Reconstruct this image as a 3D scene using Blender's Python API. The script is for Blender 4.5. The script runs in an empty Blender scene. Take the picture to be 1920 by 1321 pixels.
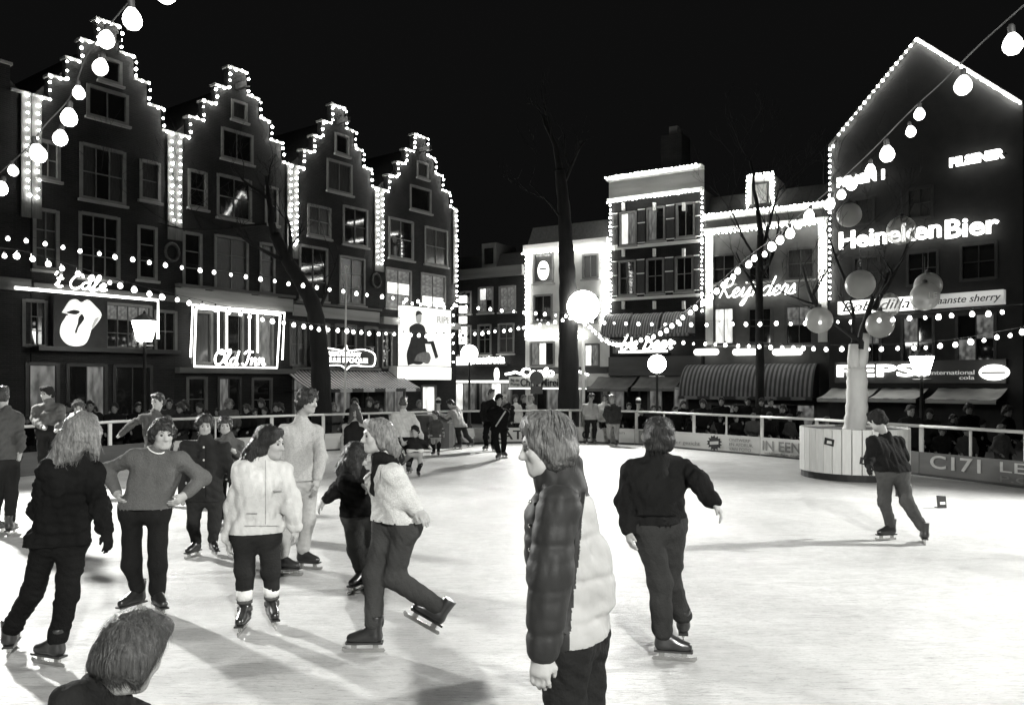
import bpy, math, random
import numpy as np
from mathutils import Vector, Matrix, noise as mnoise
random.seed(7)
SC = bpy.context.scene
COL = SC.collection
# ------------------------------------------------------------------ camera, night sky, floodlights, exposure
CX, HY, FP, CH = 960.0, 715.0, 1500.0, 2.0      # principal column, horizon row, focal length in photo pixels, eye height
cam = bpy.data.cameras.new('camera'); camo = bpy.data.objects.new('camera', cam); COL.objects.link(camo)
camo.location = (0, 0, CH); camo.rotation_euler = (math.radians(90), 0, 0)
cam.sensor_width = 36; cam.lens = 36*FP/1920; cam.shift_y = (HY-660.5)/1920; cam.clip_end = 600; cam.clip_start = .05
SC.camera = camo
w = bpy.data.worlds.new('World'); SC.world = w; w.use_nodes = True
wn = w.node_tree.nodes; wl = w.node_tree.links
sky = wn.new('ShaderNodeTexSky'); sky.sky_type = 'NISHITA'; sky.sun_disc = False
sky.sun_elevation = math.radians(-4); sky.sun_rotation = math.radians(200)
bw = wn.new('ShaderNodeRGBToBW'); mx = wn.new('ShaderNodeMath'); mx.operation = 'MULTIPLY_ADD'; mx.inputs[1].default_value = .02; mx.inputs[2].default_value = .0042
wl.new(sky.outputs[0], bw.inputs[0]); wl.new(bw.outputs[0], mx.inputs[0])
wl.new(mx.outputs[0], wn['Background'].inputs[0]); wn['Background'].inputs[1].default_value = 1.0
SC.view_settings.view_transform = 'Standard'; SC.view_settings.look = 'None'
SC.view_settings.exposure = 0; SC.view_settings.gamma = 1; SC.view_settings.use_curve_mapping = False
SC.cycles.use_denoising = True; SC.cycles.max_bounces = 5; SC.cycles.diffuse_bounces = 3; SC.cycles.glossy_bounces = 3
SC.cycles.transmission_bounces = 3; SC.cycles.sample_clamp_indirect = 3; SC.cycles.caustics_reflective = False; SC.cycles.caustics_refractive = False
FLOODS = [  # lamp position, aim point, watts, cone
    ((-11.3, 14.8, 5.2), (-4.5, 8.8, 0), 12200, 92),
    ((12.8, 11.5, 5.6), (5.0, 9.3, 0), 9600, 88),
    ((2.6, -5.5, 6.6), (0.8, 4.6, 0), 11500, 74),
    ((2.43, 27.3, 4.55), (0.5, 15.0, 0), 5200, 120),
]
GZ = -.45      # the square lies below the raised ice
def P(px, py, Y): return Vector(((px-CX)/FP*Y, Y, CH+(HY-py)/FP*Y))
def G(px, py):
    Y = CH*FP/(py-HY); return Vector(((px-CX)/FP*Y, Y, 0))
# ------------------------------------------------------------------ materials (all neutral greys: a black and white photograph)
MATS = {}
def _n(nt, t, **kw):
    n = nt.nodes.new(t)
    for k, v in kw.items(): setattr(n, k, v)
    return n
def mat(name, v=.5, rough=.7, var=.15, scale=6., bump=0., bscale=None, metal=0., spec=.4, coords='Object', detail=4, stretch=None, tint=(1, 1, .97)):
    if name in MATS: return MATS[name]
    m = bpy.data.materials.new(name); m.use_nodes = True; nt = m.node_tree; b = nt.nodes['Principled BSDF']
    b.inputs['Roughness'].default_value = rough; b.inputs['Metallic'].default_value = metal; b.inputs['Specular IOR Level'].default_value = spec
    tc = _n(nt, 'ShaderNodeTexCoord'); src = tc.outputs[coords]
    if stretch:
        mp = _n(nt, 'ShaderNodeMapping'); mp.inputs['Scale'].default_value = stretch; nt.links.new(src, mp.inputs[0]); src = mp.outputs[0]
    nz = _n(nt, 'ShaderNodeTexNoise'); nz.inputs['Scale'].default_value = scale; nz.inputs['Detail'].default_value = detail; nt.links.new(src, nz.inputs[0])
    cr = _n(nt, 'ShaderNodeMapRange'); cr.inputs[1].default_value = .25; cr.inputs[2].default_value = .75
    cr.inputs[3].default_value = v*(1-var); cr.inputs[4].default_value = v*(1+var); nt.links.new(nz.outputs[0], cr.inputs[0])
    cc = _n(nt, 'ShaderNodeCombineColor')
    for i in range(3):
        mm = _n(nt, 'ShaderNodeMath', operation='MULTIPLY'); mm.inputs[1].default_value = tint[i]; nt.links.new(cr.outputs[0], mm.inputs[0]); nt.links.new(mm.outputs[0], cc.inputs[i])
    nt.links.new(cc.outputs[0], b.inputs['Base Color'])
    if bump:
        n2 = _n(nt, 'ShaderNodeTexNoise'); n2.inputs['Scale'].default_value = bscale or scale*3; n2.inputs['Detail'].default_value = 5; nt.links.new(src, n2.inputs[0])
        bp = _n(nt, 'ShaderNodeBump'); bp.inputs['Strength'].default_value = bump; bp.inputs['Distance'].default_value = .02
        nt.links.new(n2.outputs[0], bp.inputs['Height']); nt.links.new(bp.outputs[0], b.inputs['Normal'])
    MATS[name] = m; return m
def emit(name, s, base=.9, vary=0., vscale=3.):
    if name in MATS: return MATS[name]
    m = bpy.data.materials.new(name); m.use_nodes = True; nt = m.node_tree; b = nt.nodes['Principled BSDF']
    b.inputs['Base Color'].default_value = (base, base, base*.97, 1); b.inputs['Emission Color'].default_value = (1, 1, .96, 1); b.inputs['Emission Strength'].default_value = s
    if vary:
        tc = _n(nt, 'ShaderNodeTexCoord'); nz = _n(nt, 'ShaderNodeTexNoise'); nz.inputs['Scale'].default_value = vscale; nt.links.new(tc.outputs['Object'], nz.inputs[0])
        cr = _n(nt, 'ShaderNodeMapRange'); cr.inputs[1].default_value = .35; cr.inputs[2].default_value = .65; cr.inputs[3].default_value = s*(1-vary); cr.inputs[4].default_value = s
        nt.links.new(nz.outputs[0], cr.inputs[0]); nt.links.new(cr.outputs[0], b.inputs['Emission Strength'])
    MATS[name] = m; return m
def brick(name, v, mortar, sx=.22, sz=.065):
    if name in MATS: return MATS[name]
    m = bpy.data.materials.new(name); m.use_nodes = True; nt = m.node_tree; b = nt.nodes['Principled BSDF']; b.inputs['Roughness'].default_value = .8; b.inputs['Specular IOR Level'].default_value = .25
    tc = _n(nt, 'ShaderNodeTexCoord'); sp = _n(nt, 'ShaderNodeSeparateXYZ'); cb = _n(nt, 'ShaderNodeCombineXYZ'); nt.links.new(tc.outputs['Object'], sp.inputs[0])
    ad = _n(nt, 'ShaderNodeMath', operation='ADD'); nt.links.new(sp.outputs[0], ad.inputs[0]); nt.links.new(sp.outputs[1], ad.inputs[1])
    nt.links.new(ad.outputs[0], cb.inputs[0]); nt.links.new(sp.outputs[2], cb.inputs[1])
    br = _n(nt, 'ShaderNodeTexBrick'); nt.links.new(cb.outputs[0], br.inputs[0]); br.inputs['Scale'].default_value = 1
    br.inputs['Brick Width'].default_value = sx; br.inputs['Row Height'].default_value = sz; br.inputs['Mortar Size'].default_value = .008
    br.inputs['Color1'].default_value = (v*1.2, v*1.2, v*1.17, 1); br.inputs['Color2'].default_value = (v*.7, v*.7, v*.69, 1); br.inputs['Mortar'].default_value = (mortar, mortar, mortar*.97, 1)
    nz = _n(nt, 'ShaderNodeTexNoise'); nz.inputs['Scale'].default_value = .9; nz.inputs['Detail'].default_value = 6; nt.links.new(tc.outputs['Object'], nz.inputs[0])
    cr = _n(nt, 'ShaderNodeMapRange'); cr.inputs[1].default_value = .3; cr.inputs[2].default_value = .7; cr.inputs[3].default_value = .6; cr.inputs[4].default_value = 1.35; nt.links.new(nz.outputs[0], cr.inputs[0])
    mm = _n(nt, 'ShaderNodeVectorMath', operation='SCALE'); nt.links.new(br.outputs[0], mm.inputs[0]); nt.links.new(cr.outputs[0], mm.inputs['Scale']); nt.links.new(mm.outputs[0], b.inputs['Base Color'])
    bp = _n(nt, 'ShaderNodeBump'); bp.inputs['Strength'].default_value = .6; bp.inputs['Distance'].default_value = .01; bp.invert = True; nt.links.new(br.outputs['Fac'], bp.inputs['Height']); nt.links.new(bp.outputs[0], b.inputs['Normal'])
    MATS[name] = m; return m
def stripes(name, a, b_, period, axis=0, duty=.5):
    if name in MATS: return MATS[name]
    m = bpy.data.materials.new(name); m.use_nodes = True; nt = m.node_tree; b = nt.nodes['Principled BSDF']; b.inputs['Roughness'].default_value = .8
    tc = _n(nt, 'ShaderNodeTexCoord'); sp = _n(nt, 'ShaderNodeSeparateXYZ'); nt.links.new(tc.outputs['Object'], sp.inputs[0])
    md = _n(nt, 'ShaderNodeMath', operation='PINGPONG'); md.inputs[1].default_value = period/2; nt.links.new(sp.outputs[axis], md.inputs[0])
    cr = _n(nt, 'ShaderNodeMapRange'); cr.inputs[1].default_value = period*.5*duty-period*.03; cr.inputs[2].default_value = period*.5*duty+period*.03; cr.inputs[3].default_value = a; cr.inputs[4].default_value = b_; nt.links.new(md.outputs[0], cr.inputs[0])
    nz = _n(nt, 'ShaderNodeTexNoise'); nz.inputs['Scale'].default_value = 2.5; nt.links.new(tc.outputs['Object'], nz.inputs[0])
    mr = _n(nt, 'ShaderNodeMapRange'); mr.inputs[3].default_value = .6; mr.inputs[4].default_value = 1.3; nt.links.new(nz.outputs[0], mr.inputs[0])
    mm = _n(nt, 'ShaderNodeMath', operation='MULTIPLY'); nt.links.new(cr.outputs[0], mm.inputs[0]); nt.links.new(mr.outputs[0], mm.inputs[1]); nt.links.new(mm.outputs[0], b.inputs['Base Color'])
    MATS[name] = m; return m
def ice_mat():
    m = bpy.data.materials.new('ice'); m.use_nodes = True; nt = m.node_tree; b = nt.nodes['Principled BSDF']
    tc = _n(nt, 'ShaderNodeTexCoord'); S = tc.outputs['Object']
    def nz(scale, detail, st=None, rot=0, dist=0):
        mp = _n(nt, 'ShaderNodeMapping'); mp.inputs['Scale'].default_value = st or (1, 1, 1); mp.inputs['Rotation'].default_value = (0, 0, rot); nt.links.new(S, mp.inputs[0])
        n = _n(nt, 'ShaderNodeTexNoise'); n.inputs['Scale'].default_value = scale; n.inputs['Detail'].default_value = detail; n.inputs['Distortion'].default_value = dist; nt.links.new(mp.outputs[0], n.inputs[0]); return n.outputs[0]
    def rng(s, a, b_, c, d):
        r = _n(nt, 'ShaderNodeMapRange'); r.inputs[1].default_value = a; r.inputs[2].default_value = b_; r.inputs[3].default_value = c; r.inputs[4].default_value = d; nt.links.new(s, r.inputs[0]); return r.outputs[0]
    def mul(a, c):
        q = _n(nt, 'ShaderNodeMath', operation='MULTIPLY'); nt.links.new(a, q.inputs[0]); nt.links.new(c, q.inputs[1]); return q.outputs[0]
    v = rng(nz(.4, 7, dist=.8), .33, .66, .43, .56)                          # snow dust and scraped wet patches
    v = mul(v, rng(nz(6.5, 8), .3, .7, .9, 1.06))
    sc = None
    for rot, ds in ((.35, 1.2), (-.6, 1.6), (1.2, 1.0), (2.2, 1.5), (.9, 2.2), (1.7, 2.6), (2.8, 1.9)):  # curved skate scratches
        nn = nz(1.1+abs(rot)*.3, 2, (1.0, 22, 1), rot, ds); s = rng(nn, .49, .5, 0, 1); s2 = rng(nn, .5, .51, 1, 0)
        ln = rng(mul(s, s2), 0, 1, 1, .58); v = mul(v, ln)
    cc = _n(nt, 'ShaderNodeCombineColor')
    for i, t in enumerate((1, 1, .98)):
        q = _n(nt, 'ShaderNodeMath', operation='MULTIPLY'); q.inputs[1].default_value = t; nt.links.new(v, q.inputs[0]); nt.links.new(q.outputs[0], cc.inputs[i])
    nt.links.new(cc.outputs[0], b.inputs['Base Color'])
    nt.links.new(rng(nz(1.3, 5), .3, .7, .28, .6), b.inputs['Roughness']); b.inputs['Specular IOR Level'].default_value = .35
    bp = _n(nt, 'ShaderNodeBump'); bp.inputs['Strength'].default_value = .5; bp.inputs['Distance'].default_value = .015; nt.links.new(v, bp.inputs['Height']); nt.links.new(bp.outputs[0], b.inputs['Normal'])
    return m
M_CURT = mat('curtained_glass', .05, .2, .5, 3, spec=.5, stretch=(6, 6, .6)); M_WHITE = mat('white_paint', .72, .5, .08, 3); M_LIGHT = mat('light_stone', .28, .8, .25, 2.5, .3, 18); M_FRAME = mat('window_paint', .15, .5, .2, 5)
M_GLASS = mat('dark_glass', .012, .04, .3, 2, spec=.6); M_DARK = mat('dark_wood', .025, .5, .3, 4); M_ROOF = mat('roof_tiles', .022, .7, .4, 9, .5, 30)
M_BRICK = brick('dark_brick', .014, .024); M_BRICK2 = brick('sooty_brick', .01, .016); M_PLASTER = mat('pale_plaster', .09, .85, .2, 2.2, .3, 14)
M_CREAM = mat('cream_plaster', .5, .8, .12, 2, .2, 14); M_BULB = emit('bulb_light', 42); M_BULBN = emit('strung_bulb_light', 7); M_NEON = emit('neon_tube', 4.5); M_BOX = emit('light_box', 2.6, vary=.25, vscale=1.2)
M_LIT = emit('lit_window', 1.3, vary=.65, vscale=2.2); M_DIM = emit('dim_window', .16, base=.1, vary=.9, vscale=3.5); M_LAMP = emit('lamp_globe', 30)
M_METALW = mat('white_metal', .68, .4, .06, 8); M_METALD = mat('dark_metal', .03, .45, .3, 8, metal=.3); M_BARK = mat('bark', .012, .9, .5, 5, .9, 16, stretch=(1, 1, .25))
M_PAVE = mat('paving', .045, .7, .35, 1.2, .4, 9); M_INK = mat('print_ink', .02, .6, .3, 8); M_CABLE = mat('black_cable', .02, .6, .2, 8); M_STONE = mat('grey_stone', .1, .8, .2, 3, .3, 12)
def thin_plastic():
    m = bpy.data.materials.new('globe_plastic'); m.use_nodes = True; nt = m.node_tree; b = nt.nodes['Principled BSDF']; b.inputs['Base Color'].default_value = (.55, .55, .53, 1); b.inputs['Roughness'].default_value = .3
    tr = _n(nt, 'ShaderNodeBsdfTransparent'); mxs = _n(nt, 'ShaderNodeMixShader'); lw = _n(nt, 'ShaderNodeLayerWeight'); lw.inputs[0].default_value = .35
    mr = _n(nt, 'ShaderNodeMapRange'); mr.inputs[3].default_value = .42; mr.inputs[4].default_value = .95; nt.links.new(lw.outputs['Facing'], mr.inputs[0]); nt.links.new(mr.outputs[0], mxs.inputs[0]); nt.links.new(tr.outputs[0], mxs.inputs[1]); nt.links.new(b.outputs[0], mxs.inputs[2]); nt.links.new(mxs.outputs[0], nt.nodes['Material Output'].inputs[0])
    MATS['globe_plastic'] = m; return m
# ------------------------------------------------------------------ mesh helpers
class MB:
    def __init__(s): s.v = []; s.f = []
    def box(s, x0, x1, y0, y1, z0, z1):
        n = len(s.v); s.v += [(x0, y0, z0), (x1, y0, z0), (x1, y1, z0), (x0, y1, z0), (x0, y0, z1), (x1, y0, z1), (x1, y1, z1), (x0, y1, z1)]
        s.f += [tuple(n+i for i in q) for q in ((0, 3, 2, 1), (4, 5, 6, 7), (0, 1, 5, 4), (1, 2, 6, 5), (2, 3, 7, 6), (3, 0, 4, 7))]; return s
    def prism(s, poly, y0, y1):           # polygon in x,z pushed along y
        n = len(s.v); k = len(poly); s.v += [(x, y0, z) for x, z in poly]+[(x, y1, z) for x, z in poly]
        s.f.append(tuple(range(n, n+k))); s.f.append(tuple(range(n+2*k-1, n+k-1, -1)))
        for i in range(k): j = (i+1) % k; s.f.append((n+j, n+i, n+k+i, n+k+j))
        return s
    def tube(s, pts, r, n=6, cap=True):
        pts = [Vector(p) for p in pts]; k = len(pts); rs = r if isinstance(r, (list, tuple)) else [r]*k; b0 = len(s.v); up = None
        for i, p in enumerate(pts):
            t = (pts[min(i+1, k-1)]-pts[max(i-1, 0)])
            t = t.normalized() if t.length > 1e-9 else Vector((0, 0, 1))
            if up is None: up = t.orthogonal().normalized()
            up = (up-t*up.dot(t)); up = up.normalized() if up.length > 1e-6 else t.orthogonal().normalized(); sd = t.cross(up)
            for j in range(n):
                a = 2*math.pi*j/n; s.v.append(tuple(p+(up*math.cos(a)+sd*math.sin(a))*rs[i]))
        for i in range(k-1):
            for j in range(n):
                q = (j+1) % n; s.f.append((b0+i*n+j, b0+i*n+q, b0+(i+1)*n+q, b0+(i+1)*n+j))
        if cap: s.f.append(tuple(b0+j for j in range(n-1, -1, -1))); s.f.append(tuple(b0+(k-1)*n+j for j in range(n)))
        return s
    def lathe(s, prof, n=10, c=(0, 0, 0)):
        b0 = len(s.v); k = len(prof)
        for r, z in prof:
            for j in range(n):
                a = 2*math.pi*j/n; s.v.append((c[0]+r*math.cos(a), c[1]+r*math.sin(a), c[2]+z))
        for i in range(k-1):
            for j in range(n):
                q = (j+1) % n; s.f.append((b0+i*n+j, b0+i*n+q, b0+(i+1)*n+q, b0+(i+1)*n+j))
        s.f.append(tuple(b0+j for j in range(n-1, -1, -1))); s.f.append(tuple(b0+(k-1)*n+j for j in range(n))); return s
    def mesh(s, name, m, smooth=False):
        me = bpy.data.meshes.new(name); me.from_pydata(s.v, [], s.f); me.update()
        if m: me.materials.append(m)
        if smooth: me.polygons.foreach_set('use_smooth', [True]*len(me.polygons))
        return me
    def build(s, name, m, parent=None, smooth=False): return link(name, s.mesh(name, m, smooth), parent)
def link(name, data, parent=None, loc=None, rot=None, scale=None):
    o = bpy.data.objects.new(name, data); COL.objects.link(o)
    if parent: o.parent = parent
    if loc is not None: o.location = loc
    if rot is not None: o.rotation_euler = rot
    if scale is not None: o.scale = scale
    return o
def tag(o, label, cat, group=None):
    o['label'] = label; o['category'] = cat
    if group: o['group'] = group
    return o
def thing(name, label, cat, loc=(0, 0, 0), rz=0., group=None):
    return tag(link(name, None, None, loc, (0, 0, rz)), label, cat, group)
def struct(o): o['kind'] = 'structure'; return o
_uc = {}
def ubox(name, m, parent, x0, x1, y0, y1, z0, z1):      # alike pieces share one unit cube
    if m.name not in _uc: _uc[m.name] = MB().box(-.5, .5, -.5, .5, -.5, .5).mesh('piece_'+m.name, m)
    return link(name, _uc[m.name], parent, ((x0+x1)/2, (y0+y1)/2, (z0+z1)/2), None, (abs(x1-x0), abs(y1-y0), abs(z1-z0)))
def uvsphere(r, nu=10, nv=7, squash=1.): return [(max(r*math.sin(math.pi*i/nv), .0005), -r*squash*math.cos(math.pi*i/nv)) for i in range(nv+1)]
BULB_FAR = MB().lathe(uvsphere(.052, 7, 5), 7).mesh('bulb', M_BULB, True)
BULB_NEAR = MB().lathe([(.001, -.066), (.03, -.06), (.052, -.035), (.058, -.005), (.05, .025), (.034, .05), (.022, .065)], 12).mesh('bulb', M_BULBN, True)  # bulbs are oversized to take in the halation round each light
SOCKET = MB().lathe([(.02, .05), (.022, .06), (.022, .11), (.012, .125)], 8).mesh('socket', M_CABLE, True)
def resample(pts, step):
    pts = [Vector(p) for p in pts]; out = [pts[0].copy()]; acc = 0
    for a, b in zip(pts, pts[1:]):
        L = (b-a).length; d = step-acc
        while d <= L+1e-9: out.append(a+(b-a)*(d/max(L, 1e-9))); d += step
        acc = (acc+L) % step
    return out
def catmull(pts, n=6):
    pts = [Vector(p) for p in pts]
    if len(pts) < 3: return pts
    q = [pts[0]*2-pts[1]]+pts+[pts[-1]*2-pts[-2]]; out = []
    for i in range(1, len(q)-2):
        p0, p1, p2, p3 = q[i-1:i+3]
        for k in range(n):
            t = k/n; out.append(.5*((2*p1)+(p2-p0)*t+(2*p0-5*p1+4*p2-p3)*t*t+(3*p1-p0-3*p2+p3)*t**3))
    out.append(pts[-1]); return out
def text_mesh(body, m, bold=0., depth=.02, shear=0., space=1.):
    cu = bpy.data.curves.new('t', 'FONT'); cu.body = body; cu.size = 1; cu.offset = bold; cu.extrude = depth; cu.shear = shear; cu.space_character = space; cu.resolution_u = 4
    o = bpy.data.objects.new('t', cu); COL.objects.link(o); bpy.context.view_layer.update()
    me = bpy.data.meshes.new_from_object(o.evaluated_get(bpy.context.evaluated_depsgraph_get())); bpy.data.objects.remove(o); bpy.data.curves.remove(cu)
    me.materials.clear(); me.materials.append(m); return me
def fit_text(name, body, m, parent, x0, x1, z0, z1, y, bold=0., depth=.02, shear=0., space=1.):
    me = text_mesh(body, m, bold, depth, shear, space); co = np.empty(len(me.vertices)*3, 'f'); me.vertices.foreach_get('co', co); co = co.reshape(-1, 3)
    lo = co.min(0); hi = co.max(0); out = np.empty_like(co)
    out[:, 0] = x0+(co[:, 0]-lo[0])/(hi[0]-lo[0])*(x1-x0); out[:, 2] = z0+(co[:, 1]-lo[1])/(hi[1]-lo[1])*(z1-z0); out[:, 1] = y-co[:, 2]
    me.vertices.foreach_set('co', out.ravel()); me.update(); return link(name, me, parent)
# single-stroke cursive for the neon script signs
GL = {'a': (1.05, [[(.78, .85), (.5, 1), (.15, .75), (.1, .25), (.4, 0), (.7, .35), (.8, 1), (.76, .3), (.92, 0), (1.1, .2)]]),
 'e': (.85, [[(0, .2), (.45, .45), (.65, .8), (.4, 1), (.12, .6), (.22, .12), (.5, 0), (.88, .22)]]),
 'f': (.72, [[(0, .2), (.4, 1.0), (.62, 1.8), (.45, 2.1), (.3, 1.6), (.22, .3), (.1, -.6), (.26, -.7), (.33, -.1), (.75, .2)]]),
 'i': (.62, [[(0, .2), (.26, 1), (.25, .3), (.4, 0), (.64, .2)], [(.3, 1.45), (.34, 1.55)]]),
 'j': (.62, [[(0, .2), (.32, 1), (.3, 0), (.15, -.85), (-.15, -.85), (.05, -.3), (.64, .2)], [(.36, 1.45), (.4, 1.55)]]),
 'n': (1.0, [[(0, .75), (.14, 1), (.15, 0)], [(.15, .3), (.35, .85), (.55, 1), (.68, .75), (.66, .2), (.8, 0), (1.02, .2)]]),
 'r': (.8, [[(0, .2), (.2, 1.1), (.28, .9), (.56, .92), (.5, .3), (.62, 0), (.82, .2)]]),
 's': (.72, [[(0, .2), (.32, 1.05), (.5, .55), (.45, .08), (.12, .05)], [(.45, .08), (.74, .2)]]),
 't': (.68, [[(0, .2), (.3, 1.0), (.33, 1.7)], [(.33, 1.7), (.25, .3), (.42, 0), (.7, .2)], [(.02, 1.15), (.6, 1.22)]]),
 'd': (1.05, [[(.75, .85), (.5, 1), (.15, .75), (.1, .25), (.4, 0), (.7, .35), (.9, 2.0)], [(.9, 2.0), (.78, .3), (.92, 0), (1.1, .2)]]),
 'l': (.62, [[(0, .2), (.4, 1.4), (.45, 2), (.26, 1.95), (.2, .4), (.36, 0), (.64, .2)]]),
 'b': (.85, [[(0, .2), (.36, 1.5), (.36, 2), (.2, 1.8), (.14, .15), (.45, 0), (.66, .5), (.5, .9), (.88, .75)]]),
 'C': (1.2, [[(1.2, 1.55), (1.0, 2.0), (.5, 1.8), (.1, .9), (.3, .1), (.8, 0), (1.22, .4)]]),
 'O': (1.3, [[(.75, 1.95), (.25, 1.7), (.05, .9), (.3, .1), (.8, .1), (1.15, .9), (1.0, 1.8), (.6, 2), (.5, 1.6), (.85, 1.5)]]),
 'I': (.95, [[(0, 1.6), (.35, 2), (1.05, 1.9)], [(.65, 1.95), (.5, .3), (.2, 0), (-.1, .25)]]),
 'R': (1.35, [[(.2, 0), (.32, 1), (.45, 2)], [(0, 1.6), (.4, 2.05), (1.0, 1.9), (1.0, 1.3), (.4, 1.0), (.8, .4), (1.1, 0), (1.38, .2)]]),
 'D': (1.35, [[(.4, 2), (.3, .1), (.9, .2), (1.2, 1), (.9, 1.8), (.3, 2), (0, 1.7)]]),
 'B': (1.25, [[(.3, 0), (.38, 1.95)], [(0, 1.7), (.4, 2.0), (.95, 1.85), (.85, 1.2), (.4, 1.05), (1.05, .8), (.95, .1), (.3, 0)]]),
 "'": (.35, [[(.25, 2.1), (.12, 1.6)]]), ' ': (.6, [])}
def script_strokes(txt, slant=.18):
    x = 0; out = []
    for ch in txt:
        adv, st = GL[ch]
        for s in st: out.append([Vector((x+p[0]+slant*p[1], 0, p[1])) for p in s])
        x += adv
    return out
def fit_script(name, txt, m, parent, x0, x1, z0, z1, y, r, slant=.18):
    st = script_strokes(txt, slant); al = [p for s in st for p in s]; ax = min(p.x for p in al); bx = max(p.x for p in al); az = min(p.z for p in al); bz = max(p.z for p in al)
    b = MB()
    for s in st:
        q = [Vector((x0+(p.x-ax)/(bx-ax)*(x1-x0), y, z0+(p.z-az)/(bz-az)*(z1-z0))) for p in s]
        b.tube(catmull(q, 5), r, 6)
    return b.build(name, m, parent, True)
# ------------------------------------------------------------------ facades
class Facade:
    def __init__(s, ox, oy, dx, dy):
        L = math.hypot(dx, dy); s.o = Vector((ox, oy, 0)); s.e = Vector((dx/L, dy/L, 0)); s.rz = math.atan2(dy, dx)
    def u(s, px):
        r = (px-CX)/FP; return (r*s.o.y-s.o.x)/(s.e.x-r*s.e.y)
    def Y(s, u): return s.o.y+s.e.y*u
    def z(s, px, py): return CH+(HY-py)/FP*s.Y(s.u(px))
    def rect(s, x0, y0, x1, y1):
        c = (x0+x1)/2; return s.u(x0), s.u(x1), s.z(c, y1), s.z(c, y0)
    def at(s, u, out=0., z=0.): return s.o+s.e*u+Vector((s.e.y, -s.e.x, 0))*out+Vector((0, 0, z))
    def root(s, name, label, cat, u, out=0., z=0., group=None): return thing(name, label, cat, s.at(u, out, z), s.rz, group)
FL = Facade(-12.66, 30, .727, 1); FR = Facade(5.124, 42, 1.64, -1); FH = Facade(13.88, 35, .907, -1)
def wall_cells(mb, tiers, ops, y0, y1):
    for (a, b, z0, z1) in tiers:
        xs = sorted({a, b}|{min(max(q, a), b) for o in ops for q in o[:2]}); zs = sorted({z0, z1}|{min(max(q, z0), z1) for o in ops for q in o[2:4]})
        for i in range(len(xs)-1):
            run = None
            for j in range(len(zs)-1):
                if xs[i+1]-xs[i] < 1e-5 or zs[j+1]-zs[j] < 1e-5: continue
                cx = (xs[i]+xs[i+1])/2; cz = (zs[j]+zs[j+1])/2
                if any(o[0] < cx < o[1] and o[2] < cz < o[3] for o in ops):
                    if run: mb.box(xs[i], xs[i+1], y0, y1, *run); run = None
                else: run = (run[0] if run else zs[j], zs[j+1])
            if run: mb.box(xs[i], xs[i+1], y0, y1, *run)
    return mb
def window(parent, r, nx=2, nz=2, frame=M_FRAME, fw=.09, pane=M_GLASS, sill=True, bar=.035, lit=None):
    x0, x1, z0, z1 = r; b = MB()
    b.box(x0-.02, x0+fw, -.035, .12, z0, z1); b.box(x1-fw, x1+.02, -.035, .12, z0, z1); b.box(x0+fw, x1-fw, -.034, .12, z1-fw, z1+.02); b.box(x0+fw, x1-fw, -.034, .12, z0-.02, z0+fw)
    ix0, ix1, iz0, iz1 = x0+fw, x1-fw, z0+fw, z1-fw; cw = (ix1-ix0)/nx; chh = (iz1-iz0)/nz
    for i in range(1, nx): b.box(ix0+i*cw-bar/2, ix0+i*cw+bar/2, .02, .1, iz0, iz1)
    for j in range(1, nz):
        for i in range(nx): b.box(ix0+i*cw+bar/2, ix0+(i+1)*cw-bar/2, .022, .098, iz0+j*chh-bar/2, iz0+j*chh+bar/2)
    w_ = b.build('window', frame, parent); curt = random.random() < .4
    for i in range(nx):
        for j in range(nz):
            pm = (M_CURT if curt and i in (0, nx-1) else pane) if not lit else (lit if not isinstance(lit, (list, tuple)) else lit[(i*nz+j) % len(lit)])
            ubox('pane', pm, w_, ix0+i*cw+.002, ix0+(i+1)*cw-.002, .065+random.uniform(-.004, .004), .08, iz0+j*chh+.002, iz0+(j+1)*chh-.002)
    if sill: ubox('sill', M_LIGHT, w_, x0-.08, x1+.08, -.12, .0, z0-.11, z0-.025)
    return w_
def bulbs(name, label, pts, step, cat='string lights', group=None, mesh=None, cable=True, hang=False, jitter=.0, sag=0.):
    base = Vector(pts[0]); t = thing(name, label, cat, base, 0, group)
    if cable: MB().tube([Vector(p)-base for p in pts], .0045, 4).build('cable', M_CABLE, t)
    for p in resample(pts, step):
        q = p-base+Vector((random.uniform(-jitter, jitter), random.uniform(-jitter, jitter), random.uniform(-jitter, jitter)))
        if hang:
            q.z -= .11; s_ = random.choice((.85, .85, .8, .72, .6, .95)); q += Vector((random.uniform(-.04, .04), random.uniform(-.04, .04), random.uniform(-.015, .01)))
            rr = (random.uniform(-.25, .25), random.uniform(-.25, .25), 0)
            bo = link('bulb', mesh or BULB_NEAR, t, q, rr, (s_, s_, s_)); link('socket', SOCKET, bo)
        else:
            s_ = random.choice((1., .9, 1.1, .75)); link('bulb', mesh or BULB_FAR, t, q, None, (s_, s_, s_))
    return t
# ------------------------------------------------------------------ ground and ice
gm = MB(); gm.v = [(-150, -60, GZ), (150, -60, GZ), (150, 200, GZ), (-150, 200, GZ)]; gm.f = [(0, 1, 2, 3)]
struct(gm.build('pavement', M_PAVE))
RINK = [(-11.4, 3.0), (-10.9, 12.0), (-10.4, 16.6), (-8.9, 19.9), (-5.4, 23.0), (-1.9, 25.5), (1.9, 26.5), (3.9, 25.4), (6.7, 21.6), (7.6, 20.1), (8.7, 17.1), (9.6, 15.0), (11.2, 11.5), (12.2, 7.0), (12.6, 0), (11, -6), (-11, -6)]
im = MB(); im.v = [(x, y, 0) for x, y in RINK]; im.f = [tuple(range(len(RINK)-1, -1, -1))]
struct(im.build('ice', ice_mat()))
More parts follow.
